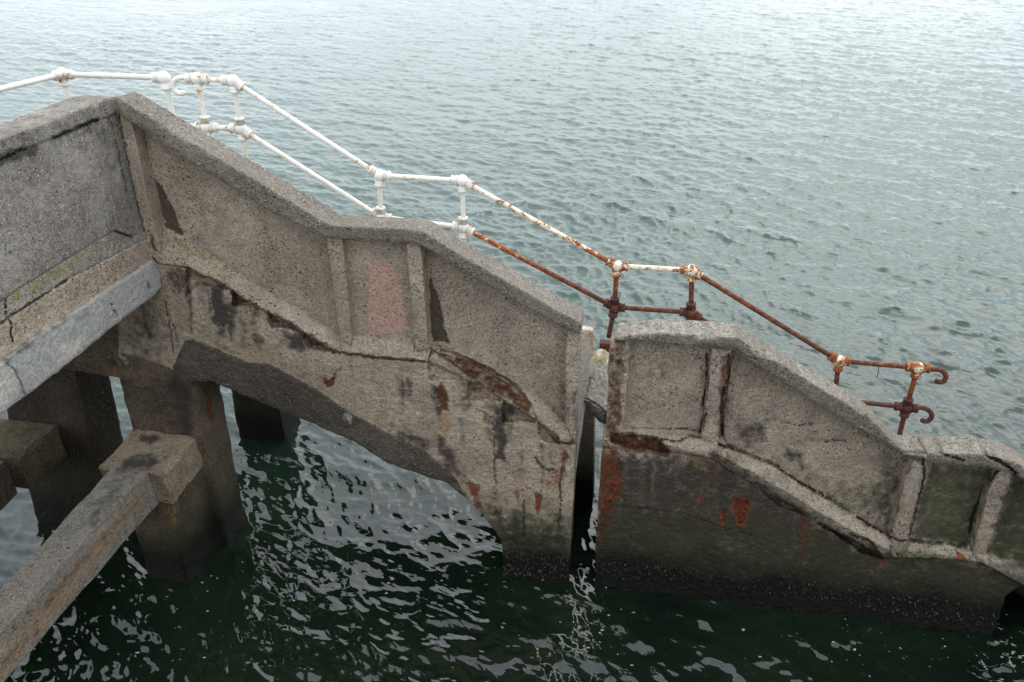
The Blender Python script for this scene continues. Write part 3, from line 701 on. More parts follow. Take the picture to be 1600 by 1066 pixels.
# stringer, the dark re-rendered soffit edge and the foot
strg = [(250,413),(294,419),(356,451),(399,479),(492,530),(533,553),(668,568),(672,556),(700,558),(740,568),(790,594),(808,608),(830,636),(841,660),(868,690),(899,696),(889,905),(886,960),(790,960),(786,879),(784,846),(756,806),(728,777),(707,746),(664,708),(602,678),(533,639),(500,615),(420,570),(388,569),(348,552),(301,533),(290,534),(272,575),(300,600),(250,600),(186,592),(184,470)]
relief('stringer', strg, M_STR, up, off=-.012, thick=.28, rough=.012, jit=1.6, rows=4, chip=.02)
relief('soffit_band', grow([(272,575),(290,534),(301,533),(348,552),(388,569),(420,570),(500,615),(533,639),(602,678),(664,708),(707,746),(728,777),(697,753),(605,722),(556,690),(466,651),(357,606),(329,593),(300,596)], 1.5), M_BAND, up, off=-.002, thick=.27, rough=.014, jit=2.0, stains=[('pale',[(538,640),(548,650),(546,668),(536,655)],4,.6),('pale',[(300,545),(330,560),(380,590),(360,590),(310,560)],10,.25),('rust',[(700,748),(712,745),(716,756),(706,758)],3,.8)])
# hidden parts of the flight: steps, inner stringer
def steps(name, nosing, parent, n, depth0, depth1, mat):
    """zig-zag slab under a line of nosings on the wall plane"""
    a, b = WALL([nosing[0]])[0], WALL([nosing[1]])[0]
    prof = []
    for k in range(n):
        p = a + (b - a) * k / n; q = a + (b - a) * (k + 1) / n
        prof += [p, np.array([q[0], q[1], p[2]])]
    prof.append(b.copy())
    low = [b - (0, 0, .28), a - (0, 0, .28)]
    pr = np.array(prof + low); m = len(pr)
    v = np.concatenate([pr - NW * depth0, pr - NW * depth1])
    f = [tuple(range(m)), tuple(range(2 * m - 1, m - 1, -1))] + [(i, i + m, (i + 1) % m + m, (i + 1) % m) for i in range(m)]
    return make(name, v, f, mat, parent)
steps('steps', ((250,430),(533,560)), up, 6, .285, 1.42, M_GREY)
steps('steps', ((672,575),(896,702)), up, 5, .285, 1.30, M_GREY)
a, b = WALL([(533,560)])[0], WALL([(672,575)])[0]
hexa('landing', [p - NW * o + (0, 0, dz) for p, o, dz in ((a,.285,0),(b,.285,0),(b,1.42,0),(a,1.42,0))], [p - NW * o + (0, 0, -.25) for p, o in ((a,.285),(b,.285),(b,1.42),(a,1.42))], M_GREY, up, g=.15, amp=.003, edge=.0)
# pale slab and dark edge seen in the gap
relief('end_slab', [(880,512),(916,515),(927,517),(926,552),(918,610),(905,700),(899,745),(880,745)], M_PALE, up, off=lambda P: -.30 - .12 * np.clip((745 - P[:, 1]) / 230, 0, 1), thick=.06, rough=.004, cracks=[], recess=[], stains=[('orange',[(922,514),(932,514),(930,552),(921,552)],2,.9),('orange',[(912,512),(930,513),(930,520),(912,519)],2,.6),('moss',[(918,560),(926,555),(918,610),(912,610)],3,.4)])
def prism(name, prof, d0, d1, mat, parent):
    p = WALL(prof); m = len(p); v = np.concatenate([p - NW * d0, p - NW * d1])
    return make(name, v, [tuple(range(m)), tuple(range(2 * m - 1, m - 1, -1))] + [(i, i + m, (i + 1) % m + m, (i + 1) % m) for i in range(m)], mat, parent)
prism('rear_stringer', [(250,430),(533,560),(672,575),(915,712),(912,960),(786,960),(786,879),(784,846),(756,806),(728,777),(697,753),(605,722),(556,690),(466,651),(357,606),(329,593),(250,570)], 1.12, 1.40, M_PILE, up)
f1_, f2_ = WALL([(800, 880)])[0], WALL([(880, 890)])[0]
def at_z(p, z): q = np.array(p, float); q[2] = z; return q
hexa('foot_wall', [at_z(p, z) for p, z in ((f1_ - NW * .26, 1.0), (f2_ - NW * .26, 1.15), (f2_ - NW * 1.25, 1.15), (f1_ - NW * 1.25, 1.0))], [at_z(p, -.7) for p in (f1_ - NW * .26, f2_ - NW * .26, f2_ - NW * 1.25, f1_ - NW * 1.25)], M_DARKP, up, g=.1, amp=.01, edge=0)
# exposed reinforcing bars in the break
def tube(name, pts, r, mat, parent, sides=8, rust=None, caps=True, radii=None):
    pts = [np.array(p, float) for p in pts]; n = len(pts); V = []; Fc = []
    t0 = pts[1] - pts[0]; up_ = np.array([0, 0, 1.0]) if abs(t0[2]) < .9 * np.linalg.norm(t0) else np.array([1.0, 0, 0])
    nrm = np.cross(t0, up_); nrm /= np.linalg.norm(nrm)
    for i in range(n):
        t = pts[min(i + 1, n - 1)] - pts[max(i - 1, 0)]; t /= np.linalg.norm(t)
        nrm = nrm - t * (nrm @ t); nrm /= np.linalg.norm(nrm); bn = np.cross(t, nrm)
        rr = radii[i] if radii is not None else r
        for k in range(sides):
            a_ = 2 * math.pi * k / sides; V.append(pts[i] + (nrm * math.cos(a_) + bn * math.sin(a_)) * rr)
    for i in range(n - 1):
        for k in range(sides):
            j = (k + 1) % sides; Fc.append((i * sides + k, i * sides + j, (i + 1) * sides + j, (i + 1) * sides + k))
    if caps: Fc.append(tuple(range(sides - 1, -1, -1))); Fc.append(tuple((n - 1) * sides + k for k in range(sides)))
    o = make(name, V, Fc, mat, parent, smooth_=True)
    if rust is not None:
        lv = np.repeat(np.asarray(rust, float) if np.ndim(rust) else np.full(n, float(rust)), sides)
        at = o.data.attributes.new('rust_level', 'FLOAT', 'POINT'); at.data.foreach_set('value', lv.astype(np.float32))
    return o
for ln, of in (([(671,543),(690,556),(715,572),(742,592)], .012), ([(708,569),(717,553)], .015), ([(722,560),(760,580),(800,604)], -.03)):
    tube('reinforcing_bar', WALL(ln, of), .006, M_RAIL, up, 6, 1.1)

# ------------------------------------------------------------------ lower, dropped stair section
lo = empty('staircase', tuple(WALL([(1200, 930)])[0] * np.array([1, 1, 0])), 'lower broken-off concrete stair section tilting into the water right of the gap', 'staircase', 'broken concrete staircase sections')
cop2 = [(961,528),(985,524),(1034,520),(1118,525),(1153,528),(1178,545),(1356,650),(1412,707),(1456,708),(1534,710),(1581,720),(1600,729),(1740,806),
        (1740,834),(1600,752),(1583,739),(1551,732),(1456,723),(1425,718),(1300,646),(1143,546),(1118,544),(985,532),(962,536)]
relief('coping', cop2, M_COP, lo, off=.045, thick=.22, rows=5, rough=.006, jit=1.1, rimrough=.009, chip=.025)
relief('panel', grow([(985,531),(1110,545),(1098,684),(1030,676),(973,674)], 6), M_CON, lo, off=-.085, thick=.08, rows=1, rough=.008)
relief('panel', grow([(1143,546),(1300,646),(1425,718),(1391,836),(1306,785),(1208,725),(1124,692)], 6), M_CON, lo, off=-.12, thick=.06, rows=1, rough=.012)
relief('panel', grow([(1456,723),(1551,732),(1516,852),(1421,845)], 6), M_CON, lo, off=-.085, thick=.08, rows=1, rough=.008)
relief('panel', [(1580,740),(1600,748),(1750,834),(1750,985),(1600,896),(1536,866)], M_CON, lo, off=-.085, thick=.08, rows=1, rough=.008)
relief('end_post', [(961,530),(985,531),(973,674),(966,682),(946,682),(952,555)], M_CON, lo, off=-.012, thick=.17, rough=.035, jit=4, chip=.06)
relief('rib', [(1113,543),(1143,546),(1124,692),(1096,686)], M_CON, lo, off=.0, thick=.16, rough=.010, jit=1.8, chip=.02)
relief('rib', [(1425,718),(1456,723),(1421,845),(1415,866),(1392,864),(1391,836)], M_CON, lo, off=.0, thick=.16, rough=.010, jit=1.8, chip=.025)
relief('rib', [(1553,731),(1583,739),(1541,864),(1519,868)], M_CON, lo, off=.0, thick=.16, rough=.012, jit=2.2, chip=.03)
relief('sill', [(973,674),(1030,676),(1098,684),(1124,692),(1110,716),(1049,706),(1036,694),(1026,685),(972,678)], M_CON, lo, off=lerp_off([(973,674),(1098,684)], [(1026,690),(1110,715)], -.045, .03), thick=.14, rough=.008, jit=2, chip=.02)
relief('sill', [(1124,692),(1208,725),(1306,785),(1391,836),(1392,864),(1404,872),(1376,870),(1282,817),(1173,754),(1110,716)], M_CON, lo, off=lerp_off([(1124,692),(1208,725),(1306,785),(1391,836)], [(1117,708),(1187,744),(1290,806),(1392,862)], -.05, .05), thick=.15, rough=.009, jit=1.8, chip=.02)
relief('sill', [(1421,845),(1516,852),(1519,868),(1532,878),(1470,872),(1404,872),(1415,866)], M_CON, lo, off=lerp_off([(1421,845),(1516,852)], [(1404,872),(1532,878)], -.045, .04), thick=.14, rough=.008, jit=1.6, chip=.02)
relief('sill', [(1519,868),(1541,864),(1600,894),(1750,982),(1750,1008),(1600,914),(1532,878)], M_CON, lo, off=lerp_off([(1541,864),(1600,894),(1750,982)], [(1532,878),(1600,914),(1750,1008)], -.045, .05), thick=.15, rough=.008, jit=1.6, chip=.02)
relief('lower_wall', [(946,682),(972,679),(1026,686),(1049,707),(1110,717),(1173,755),(1282,818),(1376,871),(1404,873),(1470,873),(1532,879),(1600,915),(1583,922),(1572,932),(1566,950),(1552,990),(1545,1040),(925,990),(930,896),(931,840),(936,771),(942,690)], M_CON, lo, off=-.015, thick=.26, rough=.014, jit=2.0, rows=4, chip=.03)
prism('rear_stringer', [(958,690),(1120,700),(1395,850),(1535,872),(1740,985),(1600,912),(1545,990),(1545,1060),(925,1010),(930,896)], 1.02, 1.28, M_PILE, lo)
# steps behind, following the tilt
steps('steps', ((1120,700),(1395,850)), lo, 6, .28, 1.28, M_GREY)
steps('steps', ((1535,872),(1740,1000)), lo, 4, .28, 1.28, M_GREY)
for a_, b_ in (((958,690),(1120,700)), ((1395,850),(1535,872))):
    a, b = WALL([a_])[0], WALL([b_])[0]
    hexa('landing', [a - NW * .28, b - NW * .28, b - NW * 1.28, a - NW * 1.28], [a - NW * .28 - (0,0,.22), b - NW * .28 - (0,0,.22), b - NW * 1.28 - (0,0,.22), a - NW * 1.28 - (0,0,.22)], M_GREY, lo, g=.15, amp=.003, edge=0)

# fallen lump jammed in the gap
BK = [(924,559),(934,553),(946,555),(955,566),(960,600),(955,645),(946,664),(937,659),(921,646),(912,628),(916,607),(921,577)]
def dome(P):
    d = np.clip(sdist(P, BK), 0, 12) / 12; return -.30 - .30 * np.clip((640 - P[:, 1]) / 90, -.3, 1) + .07 * np.sqrt(np.clip(1 - (1 - d) ** 2, 0, 1))
blk = relief('concrete_lump', BK, M_LUMP, None, off=dome, thick=.08, rough=.02, jit=2.2, rows=4, g=2.2, cracks=[([(914,622),(931,631),(944,641)], 2, .02)], recess=[],
   stains=[('orange',[(918,548),(958,548),(954,562),(922,566)],5,.45),('moss',[(922,552),(952,552),(948,568),(925,566)],4,.8),('dark',[(908,622),(922,628),(932,634),(946,644),(964,640),(950,672),(920,660)],3,1.1),('dark',[(918,560),(924,570),(916,612),(912,606)],3,.6)], rimrough=.02)
tag(blk, 'pale fallen concrete lump with mossy top wedged in the gap between both stair sections', 'rubble')

# ------------------------------------------------------------------ platform on the left
LST = [('dark',[(-60,262),(0,238),(40,226),(60,224),(62,238),(30,250),(0,262),(-60,285)],6,.85), ('dark',[(82,214),(120,198),(152,186),(152,192),(118,208),(84,222)],4,.85), ('dark',[(128,205),(136,200),(132,214),(128,214)],3,.7),
       ('moss',[(38,448),(90,414),(146,380),(178,361),(192,368),(130,408),(60,462),(30,470)],7,.66), ('moss',[(20,456),(32,452),(30,470),(20,472)],3,.8), ('moss',[(52,326),(60,328),(58,333),(53,332)],2,.9),
       ('pale',[(160,232),(168,234),(166,262),(160,256)],4,.5), ('rust',[(177,440),(182,432),(183,438),(178,442)],1.5,1), ('brown',[(160,420),(212,384),(230,400),(150,470)],14,.35),
       ('pale',[(60,470),(104,438),(106,444),(62,478)],3,.5), ('moss',[(178,150),(161,153),(75,189),(-110,255),(-110,263),(0,221),(75,194),(161,158),(178,156)],3,.36),('dark',[(-80,210),(160,160),(215,370),(190,350),(150,215),(-80,300)],22,.32)]
LCR = [([(82,216),(110,203),(130,196),(152,187)], 2.6, .025), ([(-80,283),(0,249),(40,232)], 2.2, .02), ([(9,470),(9,492),(17,507),(17,524),(21,537)], 1.8, .02), ([(178,361),(192,366),(206,371)], 1.6, .015),
       ([(162,165),(176,200),(188,250),(200,300)], 1.5, .006), ([(-80,560),(11,498),(65,464),(105,438)], 1.6, .02)]
SCR = [([(12,567),(24,580),(35,604),(39,616)], 3.2, -.012), ([(173,474),(185,495)], 1.5, .01), ([(231,440),(234,452)], 1.4, .01)]
plat = empty('platform', tuple(SIDE([(60, 560)])[0] * np.array([1, 1, 0])), 'grey concrete parapet and platform edge with pale mortar strip at left', 'platform')
Lk = dict(plane=SIDE, cracks=LCR, recess=[], stains=LST)
relief('coping', [(186,150),(178,152),(161,155),(75,191),(0,217),(-380,359),(-380,425),(0,249),(82,216),(152,187),(190,174)], M_GREY, plat, off=.012, thick=.26, rows=5, rough=.006, jit=1.2, chip=.02, **Lk)
relief('parapet_face', [(190,174),(152,187),(82,216),(0,249),(-380,425),(-380,724),(0,472),(37,447),(146,380),(178,361),(206,371),(234,372),(225,330),(211,280)], M_GREY, plat, off=.0, thick=.24, rough=.006, **Lk)
relief('ledge', [(206,371),(178,361),(146,380),(37,447),(0,472),(-380,724),(-380,794),(0,507),(11,498),(65,464),(105,438),(212,382),(236,376),(232,360)], M_GREY, plat, off=lerp_off([(206,371),(178,361),(37,447),(-380,724)], [(226,378),(212,384),(105,440),(-380,794)], -.004, .03), thick=.24, rough=.008, **Lk)
relief('plinth', [(236,372),(226,376),(212,382),(105,438),(65,464),(11,498),(0,507),(-380,794),(-380,854),(0,567),(43,533),(129,479),(238,407),(244,400)], M_CON, plat, off=.032, thick=.26, rough=.008, **Lk)
relief('edge_beam', [(238,407),(129,480),(43,534),(0,568),(-380,855),(-380,983),(0,648),(94,578),(167,518),(240,462),(252,449),(250,430)], M_SLAB, plat, off=.06, thick=.32, rough=.008, jit=1.8, chip=.02, plane=SIDE, cracks=SCR, recess=[], stains=[('dark',[(0,560),(60,520),(110,490),(112,496),(50,540),(0,574)],5,.6),('dark',[(108,480),(165,470),(150,510),(100,520)],20,.22),('pale',[(95,540),(130,530),(118,552),(100,575)],6,.9),('pale',[(-60,620),(20,570),(35,605),(0,645),(-60,690)],12,.6),('dark',[(30,606),(44,612),(36,622),(26,622)],4,.5)])
# deck of the platform behind its parapet
zd = float(SIDE([(238, 407)])[0][2]) - .02
pc = WALL([(238, 407)], -.10)[0]
e0 = SIDE([(238, 407)], -.20)[0]; e1 = e0 - np.array([math.sin(PH), math.cos(PH), 0]) * 7.0; wl = -np.array([math.cos(PH), -math.sin(PH), 0]) * 1.6
e0b = e0 + np.array([math.sin(PH), math.cos(PH), 0]) * 1.25
hexa('deck', [np.array([p[0], p[1], zd]) for p in (e0b, e1, e1 + wl, e0b + wl)], [np.array([p[0], p[1], zd - .24]) for p in (e0b, e1, e1 + wl, e0b + wl)], M_GREY, plat, g=.3, amp=.004, edge=0)

# ------------------------------------------------------------------ piles, caps and tie beams
UPV = np.array([0, 0, 1.0])
def drop(p, z): q = np.array(p, float); q[2] = z; return q
# main pile
pile = empty('support_pile', tuple(WALL([(280, 830)])[0] * np.array([1, 1, 0])), 'brown concrete pile with protruding cap block under the platform corner', 'pile', 'concrete piles under the stairs')
fl, fr = WALL([(187, 592)], -.004)[0], WALL([(300, 600)], -.004)[0]
back = -NW * .42
PST = [('rust',[(318,602),(326,600),(336,650),(330,668)],3,.9),('red',[(322,625),(330,628),(334,655),(328,650)],3,.7),('dark',[(262,575),(300,590),(300,690),(276,690)],10,.9),('brown',[(200,600),(262,600),(300,690),(206,672)],25,.5),('dark',[(180,585),(200,585),(212,672),(196,672)],6,.6)]
hexa('shaft', [fl + UPV * .3, fr + UPV * .1, fr + back + UPV * .1, fl + back + UPV * .3], [drop(WALL([(236, 806)])[0], -.7), drop(WALL([(348, 822)])[0], -.7), drop(WALL([(348, 822)])[0] + back, -.7), drop(WALL([(236, 806)])[0] + back, -.7)], M_PILE, pile, g=.035, amp=.02, stains=PST)
zc = float(WALL([(256, 677)])[0][2])
A, B, C, D = level([(152,727),(258,741),(304,681),(209,671)], zc)
hb = .0
bb = hit([(275, 791)], np.array([0, 1, 0]), B[1])[0]; hb = B[2] - bb[2]
CST = [('brown',[(214,680),(246,680),(250,690),(220,693)],4,.8),('dark',[(190,718),(215,710),(248,708),(250,720),(235,732),(190,736)],3,.75),('dark',[(250,716),(266,706),(262,716)],2,.9),('orange',[(155,720),(210,672),(230,690),(170,725)],12,.3),('pale',[(262,690),(302,684),(280,715),(256,738)],10,.35),('dark',[(152,726),(180,732),(180,770),(156,760)],5,.6)]
hexa('cap_block', [A, B, C - NW * .06, D - NW * .06], [A - UPV * hb, B - UPV * hb, C - NW * .06 - UPV * hb, D - NW * .06 - UPV * hb], M_BLOCK, pile, g=.022, amp=.022, stains=CST, edge=.018)
f0 = A + (B - A) * .22; f1 = B + (A - B) * .10; zf = zc - hb + .03
hexa('footing', [drop(f0 - NW * .05, zf), drop(f1 - NW * .03, zf), drop(C - NW * .1, zf), drop(D - NW * .1, zf)], [drop(f0 + NW * .02, -.7), drop(f1 + NW * .04 , -.7), drop(C - NW * .1, -.7), drop(D - NW * .1, -.7)], M_PILE, pile, g=.03, amp=.03, stains=[('orange',[(246,790),(280,790),(276,830),(255,815)],7,.6),('moss',[(246,790),(275,795),(270,810),(250,805)],5,.5),('brown',[(230,830),(330,830),(330,890),(220,890)],20,.6)], edge=.02)
# tie beam towards the pier
beam_e = level([(178,727),(232,737)], zc + .004); nearp = level([(0,921),(0,990)], zc + .004)
dl, dr = nearp[0] - beam_e[0], nearp[1] - beam_e[1]
kl, kr = (beam_e[0][1] - .45) / -dl[1], (beam_e[1][1] - .45) / -dr[1]
nl, nr_ = beam_e[0] + dl * kl, beam_e[1] + dr * kr
hbm = hb * 1.0
BST = [('orange',[(-60,1070),(0,1008),(60,944),(140,850),(226,744),(238,772),(150,888),(60,1000),(0,1066),(-60,1130)],6,.52),('pale',[(-20,1010),(100,880),(225,738),(228,746),(100,892),(-20,1030)],4,.3),('rust',[(48,990),(74,962),(70,975),(50,1000)],4,.6),('brown',[(0,1030),(48,985),(40,1005),(0,1055)],6,.6),('dark',[(60,950),(120,880),(230,765),(232,768),(124,890),(66,960)],3,.6),('dark',[(150,770),(190,735),(225,738),(150,820),(120,830)],14,.5),('dark',[(178,712),(232,712),(236,736),(180,745)],6,.5)]
tb = hexa('tie_beam', [beam_e[0], nl, nr_, beam_e[1]], [p - UPV * hbm for p in (beam_e[0], nl, nr_, beam_e[1])], M_BEAM, None, g=.025, amp=.012, stains=BST, edge=.008)
tag(tb, 'long grey concrete tie beam with ochre streaks running to the lower left corner', 'beam', 'tie beams')
# second bent at the left
pile2 = empty('support_pile', tuple(WALL([(90, 800)])[0] * np.array([1, 1, 0])), 'dark concrete pile with mossy block at the left edge of the photo', 'pile', 'concrete piles under the stairs')
a0, a1 = WALL([(0, 600)], -.03)[0], WALL([(118, 584)], -.03)[0]
b0, b1 = WALL([(44, 800)], -.03)[0], WALL([(168, 800)], -.03)[0]
hexa('shaft', [a0 + UPV * .25, a1 + UPV * .25, a1 + back + UPV * .25, a0 + back + UPV * .25], [drop(b0, -.7), drop(b1, -.7), drop(b1 + back, -.7), drop(b0 + back, -.7)], M_DARKP, pile2, g=.05, amp=.02, stains=[('brown',[(60,590),(110,590),(120,700),(80,700)],20,.6)])
zc2 = float(WALL([(40, 660)])[0][2])
A2, B2, C2, D2 = level([(-70,706),(32,715),(86,667),(-10,656)], zc2)
bb2 = hit([(50, 767)], np.array([0, 1, 0]), B2[1])[0]; hb2 = B2[2] - bb2[2]
hexa('cap_block', [A2, B2, C2 - NW * .05, D2 - NW * .05], [A2 - UPV * hb2, B2 - UPV * hb2, C2 - NW * .05 - UPV * hb2, D2 - NW * .05 - UPV * hb2], M_PILE, pile2, g=.03, amp=.016, stains=[('green',[(0,655),(80,660),(32,712),(-20,712)],10,.6),('moss',[(0,655),(80,660),(34,712),(-20,712)],10,.42)])
e2 = level([(-40,718),(10,718)], zc2 - .02); d2 = (nl - beam_e[0]) * .95
tb2 = hexa('tie_beam', [e2[0], e2[0] + d2, e2[1] + d2, e2[1]], [p - UPV * hb2 for p in (e2[0], e2[0] + d2, e2[1] + d2, e2[1])], M_PILE, None, g=.06, amp=.01)
tag(tb2, 'short end of brown tie beam below the mossy block at the left edge', 'beam', 'tie beams')
# cross beam between the two
cb = relief('cross_beam', [(-120,470),(250,440),(262,470),(200,594),(183,590),(105,578),(-120,552)], M_PILE, None, off=-.03, thick=.34, rough=.012, jit=1.4, cracks=[([(188,508),(206,570)],1.4,.006)], recess=[], stains=[('dark',[(40,560),(110,540),(110,585),(40,585)],14,.7),('orange',[(174,580),(186,570),(188,594),(176,592)],4,.6),('dark',[(165,560),(200,565),(200,572),(165,570)],4,.6)])
tag(cb, 'dark brown cross beam under the pale platform edge, above the square opening', 'beam')
# rear pile behind
pile3 = empty('support_pile', tuple(level([(410, 682)], 0)[0]), 'black-looking rear pile seen under the stair soffit', 'pile', 'concrete piles under the stairs')
r0, r1 = level([(374,684),(446,690)], 0); rb_ = r1 - NW * .45; rb0 = r0 - NW * .45
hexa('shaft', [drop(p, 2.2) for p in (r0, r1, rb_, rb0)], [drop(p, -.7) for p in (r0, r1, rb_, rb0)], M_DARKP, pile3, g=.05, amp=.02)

# ------------------------------------------------------------------ handrails
RO = -1.4
PR, BR = .0225, .055
def rp(p): return WALL([p], RO)[0]
def ball(name, c, parent, lvl, dirs, r=BR):
    V, Fc = [], []; nu, nv = 16, 10
    for j in range(nv + 1):
        th = math.pi * j / nv
        for i in range(nu):
            ph = 2 * math.pi * i / nu; V.append(c + r * np.array([math.sin(th) * math.cos(ph), math.sin(th) * math.sin(ph), math.cos(th)]))
    for j in range(nv):
        for i in range(nu):
            k = (i + 1) % nu; Fc.append((j * nu + i, (j + 1) * nu + i, (j + 1) * nu + k, j * nu + k))
    o = make(name, V, Fc, M_RAIL, parent, True)
    at = o.data.attributes.new('rust_level', 'FLOAT', 'POINT'); at.data.foreach_set('value', np.full(len(V), lvl, np.float32))
    for d in dirs:
        d = d / np.linalg.norm(d); s = np.array([.045, .078, .080, .098, .099]); rr = [.047, .036, .044, .044, .028]
        tube('collar', [c + d * x for x in s], 0, M_RAIL, o, 14, min(1.2, lvl + .12), True, rr)
    return o
def line(a, b, n=24): return [a + (b - a) * k / n for k in range(n + 1)]
rail = empty('handrail', tuple(rp((724, 520))), 'stair handrail of ball-jointed pipe, white above and rusting red towards its hooked lower end', 'handrail')
T = [(308,123),(364,126.5),(593,274),(722.5,282.7),(964,415.7),(1081,422.7),(1310.5,564),(1434,574.7)]
Mm = [(322.7,199),(376.6,201.5),(595,339.5),(724,355.5),(960,480),(1079.5,488.5),(1304,624),(1416,636.6)]
FT = [(335,262),(389,275),(600,396),(726,432),(951,527),(1075,556),(1297,690),(1399,706)]
T3 = [rp(p) for p in T]; M3 = [rp(p) for p in Mm]; F3 = [rp(p) for p in FT]
lv_top = [(.36,.34),(.22,.22),(.25,.23),(.24,.52),(.36,.36),(.85,1.0),(.95,.9)]
lv_mid = [(.34,.30),(.22,.22),(.2,.25),(.42,1.05),(1.0,1.0),(.95,1.1),(1.1,1.1)]
lvb_t = [.2,.16,.17,.19,.38,.38,.44,.46]; lvb_m = [.17,.15,.14,.18,1.0,.92,1.1,1.15]
lv_post = [.30,.20,.15,.20,.95,1.05,1.15,1.0]
for i in range(8):
    dt = [M3[i] - T3[i]]; dm = [T3[i] - M3[i], F3[i] - M3[i]]
    if i > 0: dt.append(T3[i-1] - T3[i]); dm.append(M3[i-1] - M3[i])
    else: dt.append(np.array([-1.0, .15, 0])); dm.append(-DW)
    if i < 7: dt.append(T3[i+1] - T3[i]); dm.append(M3[i+1] - M3[i])
    else: dt.append(T3[i] - T3[i-1]); dm.append(M3[i] - M3[i-1])
    ball('ball_joint', T3[i], rail, lvb_t[i], dt); ball('ball_joint', M3[i], rail, lvb_m[i], dm)
    mid = line(T3[i], M3[i], 10) + line(M3[i], F3[i], 10)[1:]
    lv = np.linspace(lv_post[i], lv_post[i], len(mid))
    if i >= 4: lv = np.clip(np.linspace(lv_post[i] * .75, lv_post[i] * 1.15, len(mid)), 0, 1.2)
    tube('post', mid, PR, M_RAIL, rail, 14, lv)
    if i < 7:
        for S, lvs, nm in ((T3, lv_top, 'top_rail'), (M3, lv_mid, 'middle_rail')):
            pts = line(S[i], S[i+1], 28); u = np.linspace(0, 1, 29)
            l = lvs[i][0] + (lvs[i][1] - lvs[i][0]) * u
            l = l + .30 * np.exp(-((1 - u) / .10) ** 2) * (l > .08) + .22 * np.exp(-(u / .07) ** 2) * (l > .1)
            tube(nm, pts, PR, M_RAIL, rail, 14, np.clip(l, 0, 1.2))
def hook(pts, lvl):
    q = [rp(p) for p in pts]; o = []
    for i in range(len(q) - 1):
        p0, p1, p2, p3 = q[max(i-1, 0)], q[i], q[i+1], q[min(i+2, len(q)-1)]
        for k in range(6):
            t = k / 6; o.append(.5 * ((2 * p1) + (-p0 + p2) * t + (2 * p0 - 5 * p1 + 4 * p2 - p3) * t * t + (-p0 + 3 * p1 - 3 * p2 + p3) * t ** 3))
    o.append(q[-1]); tube('end_hook', o, PR, M_RAIL, rail, 14, lvl)
hook([(308,123),(294,121.5),(280,122),(272.5,127),(271,135),(274,142),(281,146),(288,145)], .03)
hook([(1434,574.7),(1452,577),(1467,578),(1476,583),(1478,590),(1474,596),(1468,597),(1462,595)], 1.0)
hook([(1416,636.6),(1433,636.5),(1446,638.5),(1454,644),(1456,651),(1451,657),(1445,658.5),(1440,656)], 1.15)
tube('middle_rail', line(M3[0], rp((225, 193)), 16), PR, M_RAIL, rail, 14, .22)
# foot bracket of the post that hangs in the gap
c = rp((946, 540)); s1, s2, s3 = DW * .055, NW * .05, UPV * .045
fb_ = hexa('foot_bracket', [c - s1 - s2 + s3, c + s1 - s2 + s3, c + s1 + s2 + s3, c - s1 + s2 + s3], [c - s1 - s2 - s3, c + s1 - s2 - s3, c + s1 + s2 - s3, c - s1 + s2 - s3], M_RAIL, rail, g=.02, amp=.004, edge=.006)
at = fb_.data.attributes.new('rust_level', 'FLOAT', 'POINT'); at.data.foreach_set('value', np.full(len(fb_.data.vertices), 1.15, np.float32))
wq = [rp(p) for p in ((1372.5,570),(1373,577),(1372,584),(1369.5,590))]
tube('loose_wire', wq, .004, M_RAIL, rail, 6, 1.2)
# platform railing
rail2 = empty('handrail', tuple(rp((100, 240))), 'white platform railing of plain pipe behind the left parapet', 'handrail')
P1, P2 = rp((97, 116)), rp((256, 121.6))
pv = Plane((math.cos(PH), -math.sin(PH), 0), P1); P0 = pv([(0, 139.5)])[0]; dP = P0 - P1; P0 = P1 + dP * 5.5
G1, G2 = rp((119, 215)), rp((289, 260)); H1, H2 = P1 + (G1 - P1) * .75, P2 + (G2 - P2) * .55
ball('ball_joint', P1, rail2, .2, [P0 - P1, P2 - P1, G1 - P1], .058); ball('ball_joint', P2, rail2, .12, [P1 - P2, G2 - P2], .058)
tube('top_rail', line(P0, P1), .024, M_RAIL, rail2, 14, .12); tube('top_rail', line(P1, P2), .024, M_RAIL, rail2, 14, np.concatenate([[.5], np.full(22, .2), [.35, .5]]))
tube('post', line(P1, G1, 12), .024, M_RAIL, rail2, 14, .05); tube('post', line(P2, G2, 12), .024, M_RAIL, rail2, 14, .12)

# ------------------------------------------------------------------ unseen pier deck behind the lens, added to block the low sky
pd = hexa('pier_deck_blocker', [np.array(p) for p in ((-14, .4, 3.7), (14, .4, 3.7), (14, -9, 3.7), (-14, -9, 3.7))][::-1], [np.array(p) for p in ((-14, .4, 3.1), (14, .4, 3.1), (14, -9, 3.1), (-14, -9, 3.1))][::-1], M_GREY, None, g=.6, amp=.01)
pd['kind'] = 'structure'
# thin scum line where the sea meets the lower wall
sp = np.array([(1040,898),(1100,905),(1169,914),(1240,926),(1300,935),(1345,942),(1390,947),(1440,955),(1490,961),(1530,967),(1548,970)], float)
tt = np.linspace(0, len(sp) - 1, 220); px_ = np.stack([np.interp(tt, np.arange(len(sp)), sp[:, k]) for k in (0, 1)], 1)
q = level(px_, 0.0); q = q + NW * (.012 + .006 * fbm(q * 5, 3, 8))[:, None]
hh, _, _ = sea(q[:, 0], q[:, 1]); wd = .005 * np.clip(.7 + fbm(q * 9, 3, 15), .15, 2)
q0 = q.copy(); q0[:, 2] = hh + .02; q1 = q0 + NW * wd[:, None] + np.array([0, 0, .004])
m_f = bpy.data.materials.new('scum'); m_f.use_nodes = True; m_f.node_tree.nodes['Principled BSDF'].inputs['Base Color'].default_value = (.34, .32, .28, 1); m_f.node_tree.nodes['Principled BSDF'].inputs['Roughness'].default_value = .7
n_ = len(q); qb = q0 + np.array([0, 0, -.03])
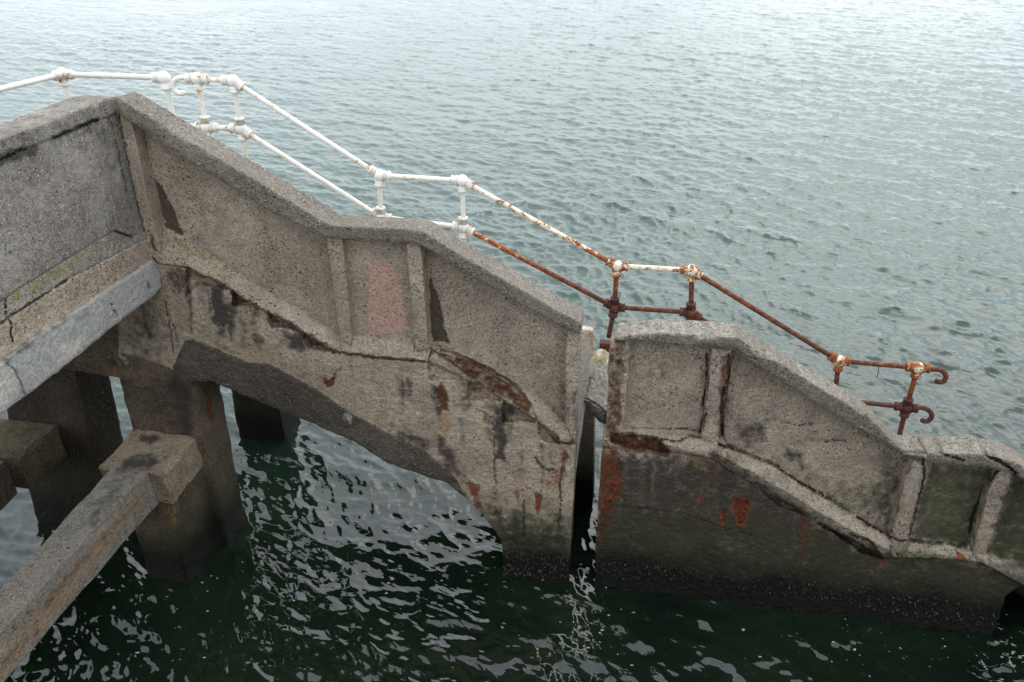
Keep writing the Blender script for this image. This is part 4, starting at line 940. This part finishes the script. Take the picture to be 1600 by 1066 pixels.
fo = make('foam', np.concatenate([q0, q1, qb]), [(i, i + 1, n_ + i + 1, n_ + i) for i in range(n_ - 1)] + [(2 * n_ + i, 2 * n_ + i + 1, i + 1, i) for i in range(n_ - 1)], m_f); fo['kind'] = 'stuff'

# flecks of froth and debris drifting on the near water
rs = np.random.RandomState(12); fv, ff_ = [], []
spots = [((1380, 1010), 230, 45, 150), ((930, 985), 60, 45, 90), ((1590, 1020), 30, 30, 50), ((560, 930), 160, 70, 60), ((230, 960), 90, 60, 40), ((420, 780), 60, 60, 40), ((850, 890), 70, 14, 60), ((290, 895), 40, 10, 40)]
for (cx, cy), sx_, sy_, n in spots:
    for k in range(int(n * .45)):
        p = (cx + rs.normal() * sx_ * .6, cy + rs.normal() * sy_ * .6)
        w0 = level([p], 0.0)[0]; r = .0025 + .008 * rs.rand() ** 3; b0 = len(fv); m = 6
        for i in range(m):
            a_ = 2 * math.pi * i / m; rr = r * rs.uniform(.5, 1.2)
            x_, y_ = w0[0] + rr * math.cos(a_) * 1.6, w0[1] + rr * math.sin(a_)
            fv.append((x_, y_))
        ff_.append(tuple(range(b0, b0 + m)))
fv = np.array(fv); hh, ddx, ddy = sea(fv[:, 0], fv[:, 1])
kk = .50 + .32 * smooth((fv[:, 0] + 8) / 12) + .15
fr = make('froth', np.stack([fv[:, 0] + ddx * kk, fv[:, 1] + ddy * kk, hh * kk + .010], 1), ff_, m_f); fr['kind'] = 'stuff'

# barnacles and mussels in the tidal band
def growth(name, poly, n, parent, seed, off):
    rs = np.random.RandomState(seed); q = np.array(poly, float); lo_, hi_ = q.min(0), q.max(0)
    p = rs.uniform(lo_, hi_, (n * 8, 2)); p = p[inside(p, q)]; w = WALL(p, off)
    keep = (fbm(w * 3.2, 3, 55) > rs.uniform(-.5, .55, len(w))) & (w[:, 2] < .33 + .10 * fbm(w * 2.1, 3, 56)); w = w[keep][:n]
    v, f = [], []
    for c in w:
        r = .004 + .009 * rs.rand() ** 2; b = len(v); a0 = rs.rand() * 6.3
        for k in range(5):
            a_ = a0 + 2 * math.pi * k / 5; v.append(c + DW * math.cos(a_) * r + UPV * math.sin(a_) * r * 1.2 - NW * .012)
        v.append(c + NW * r * .8 + UPV * r * .2)
        f += [(b + k, b + (k + 1) % 5, b + 5) for k in range(5)]
    m = bpy.data.materials.get('shell') or bpy.data.materials.new('shell'); m.use_nodes = True
    if len(m.node_tree.nodes) == 2:
        t = m.node_tree; ge = N(t, 'ShaderNodeNewGeometry'); nz_ = N(t, 'ShaderNodeTexNoise'); nz_.inputs['Scale'].default_value = 30; t.links.new(ge.outputs['Position'], nz_.inputs['Vector'])
        r_ = ramp(t, [(.42, (.012, .011, .009)), (.55, (.045, .038, .028)), (.75, (.060, .052, .040))]); t.links.new(nz_.outputs[0], r_.inputs[0]); b_ = t.nodes['Principled BSDF']; t.links.new(r_.outputs[0], b_.inputs['Base Color']); b_.inputs['Roughness'].default_value = .6
    o = make(name, v, f, m, parent); o['kind'] = 'stuff'
growth('barnacles', [(786,846),(889,850),(887,906),(786,900)], 170, up, 5, .002)
growth('barnacles', [(933,815),(1100,835),(1300,880),(1560,915),(1552,985),(1300,945),(1100,912),(930,905)], 600, lo, 6, .002)
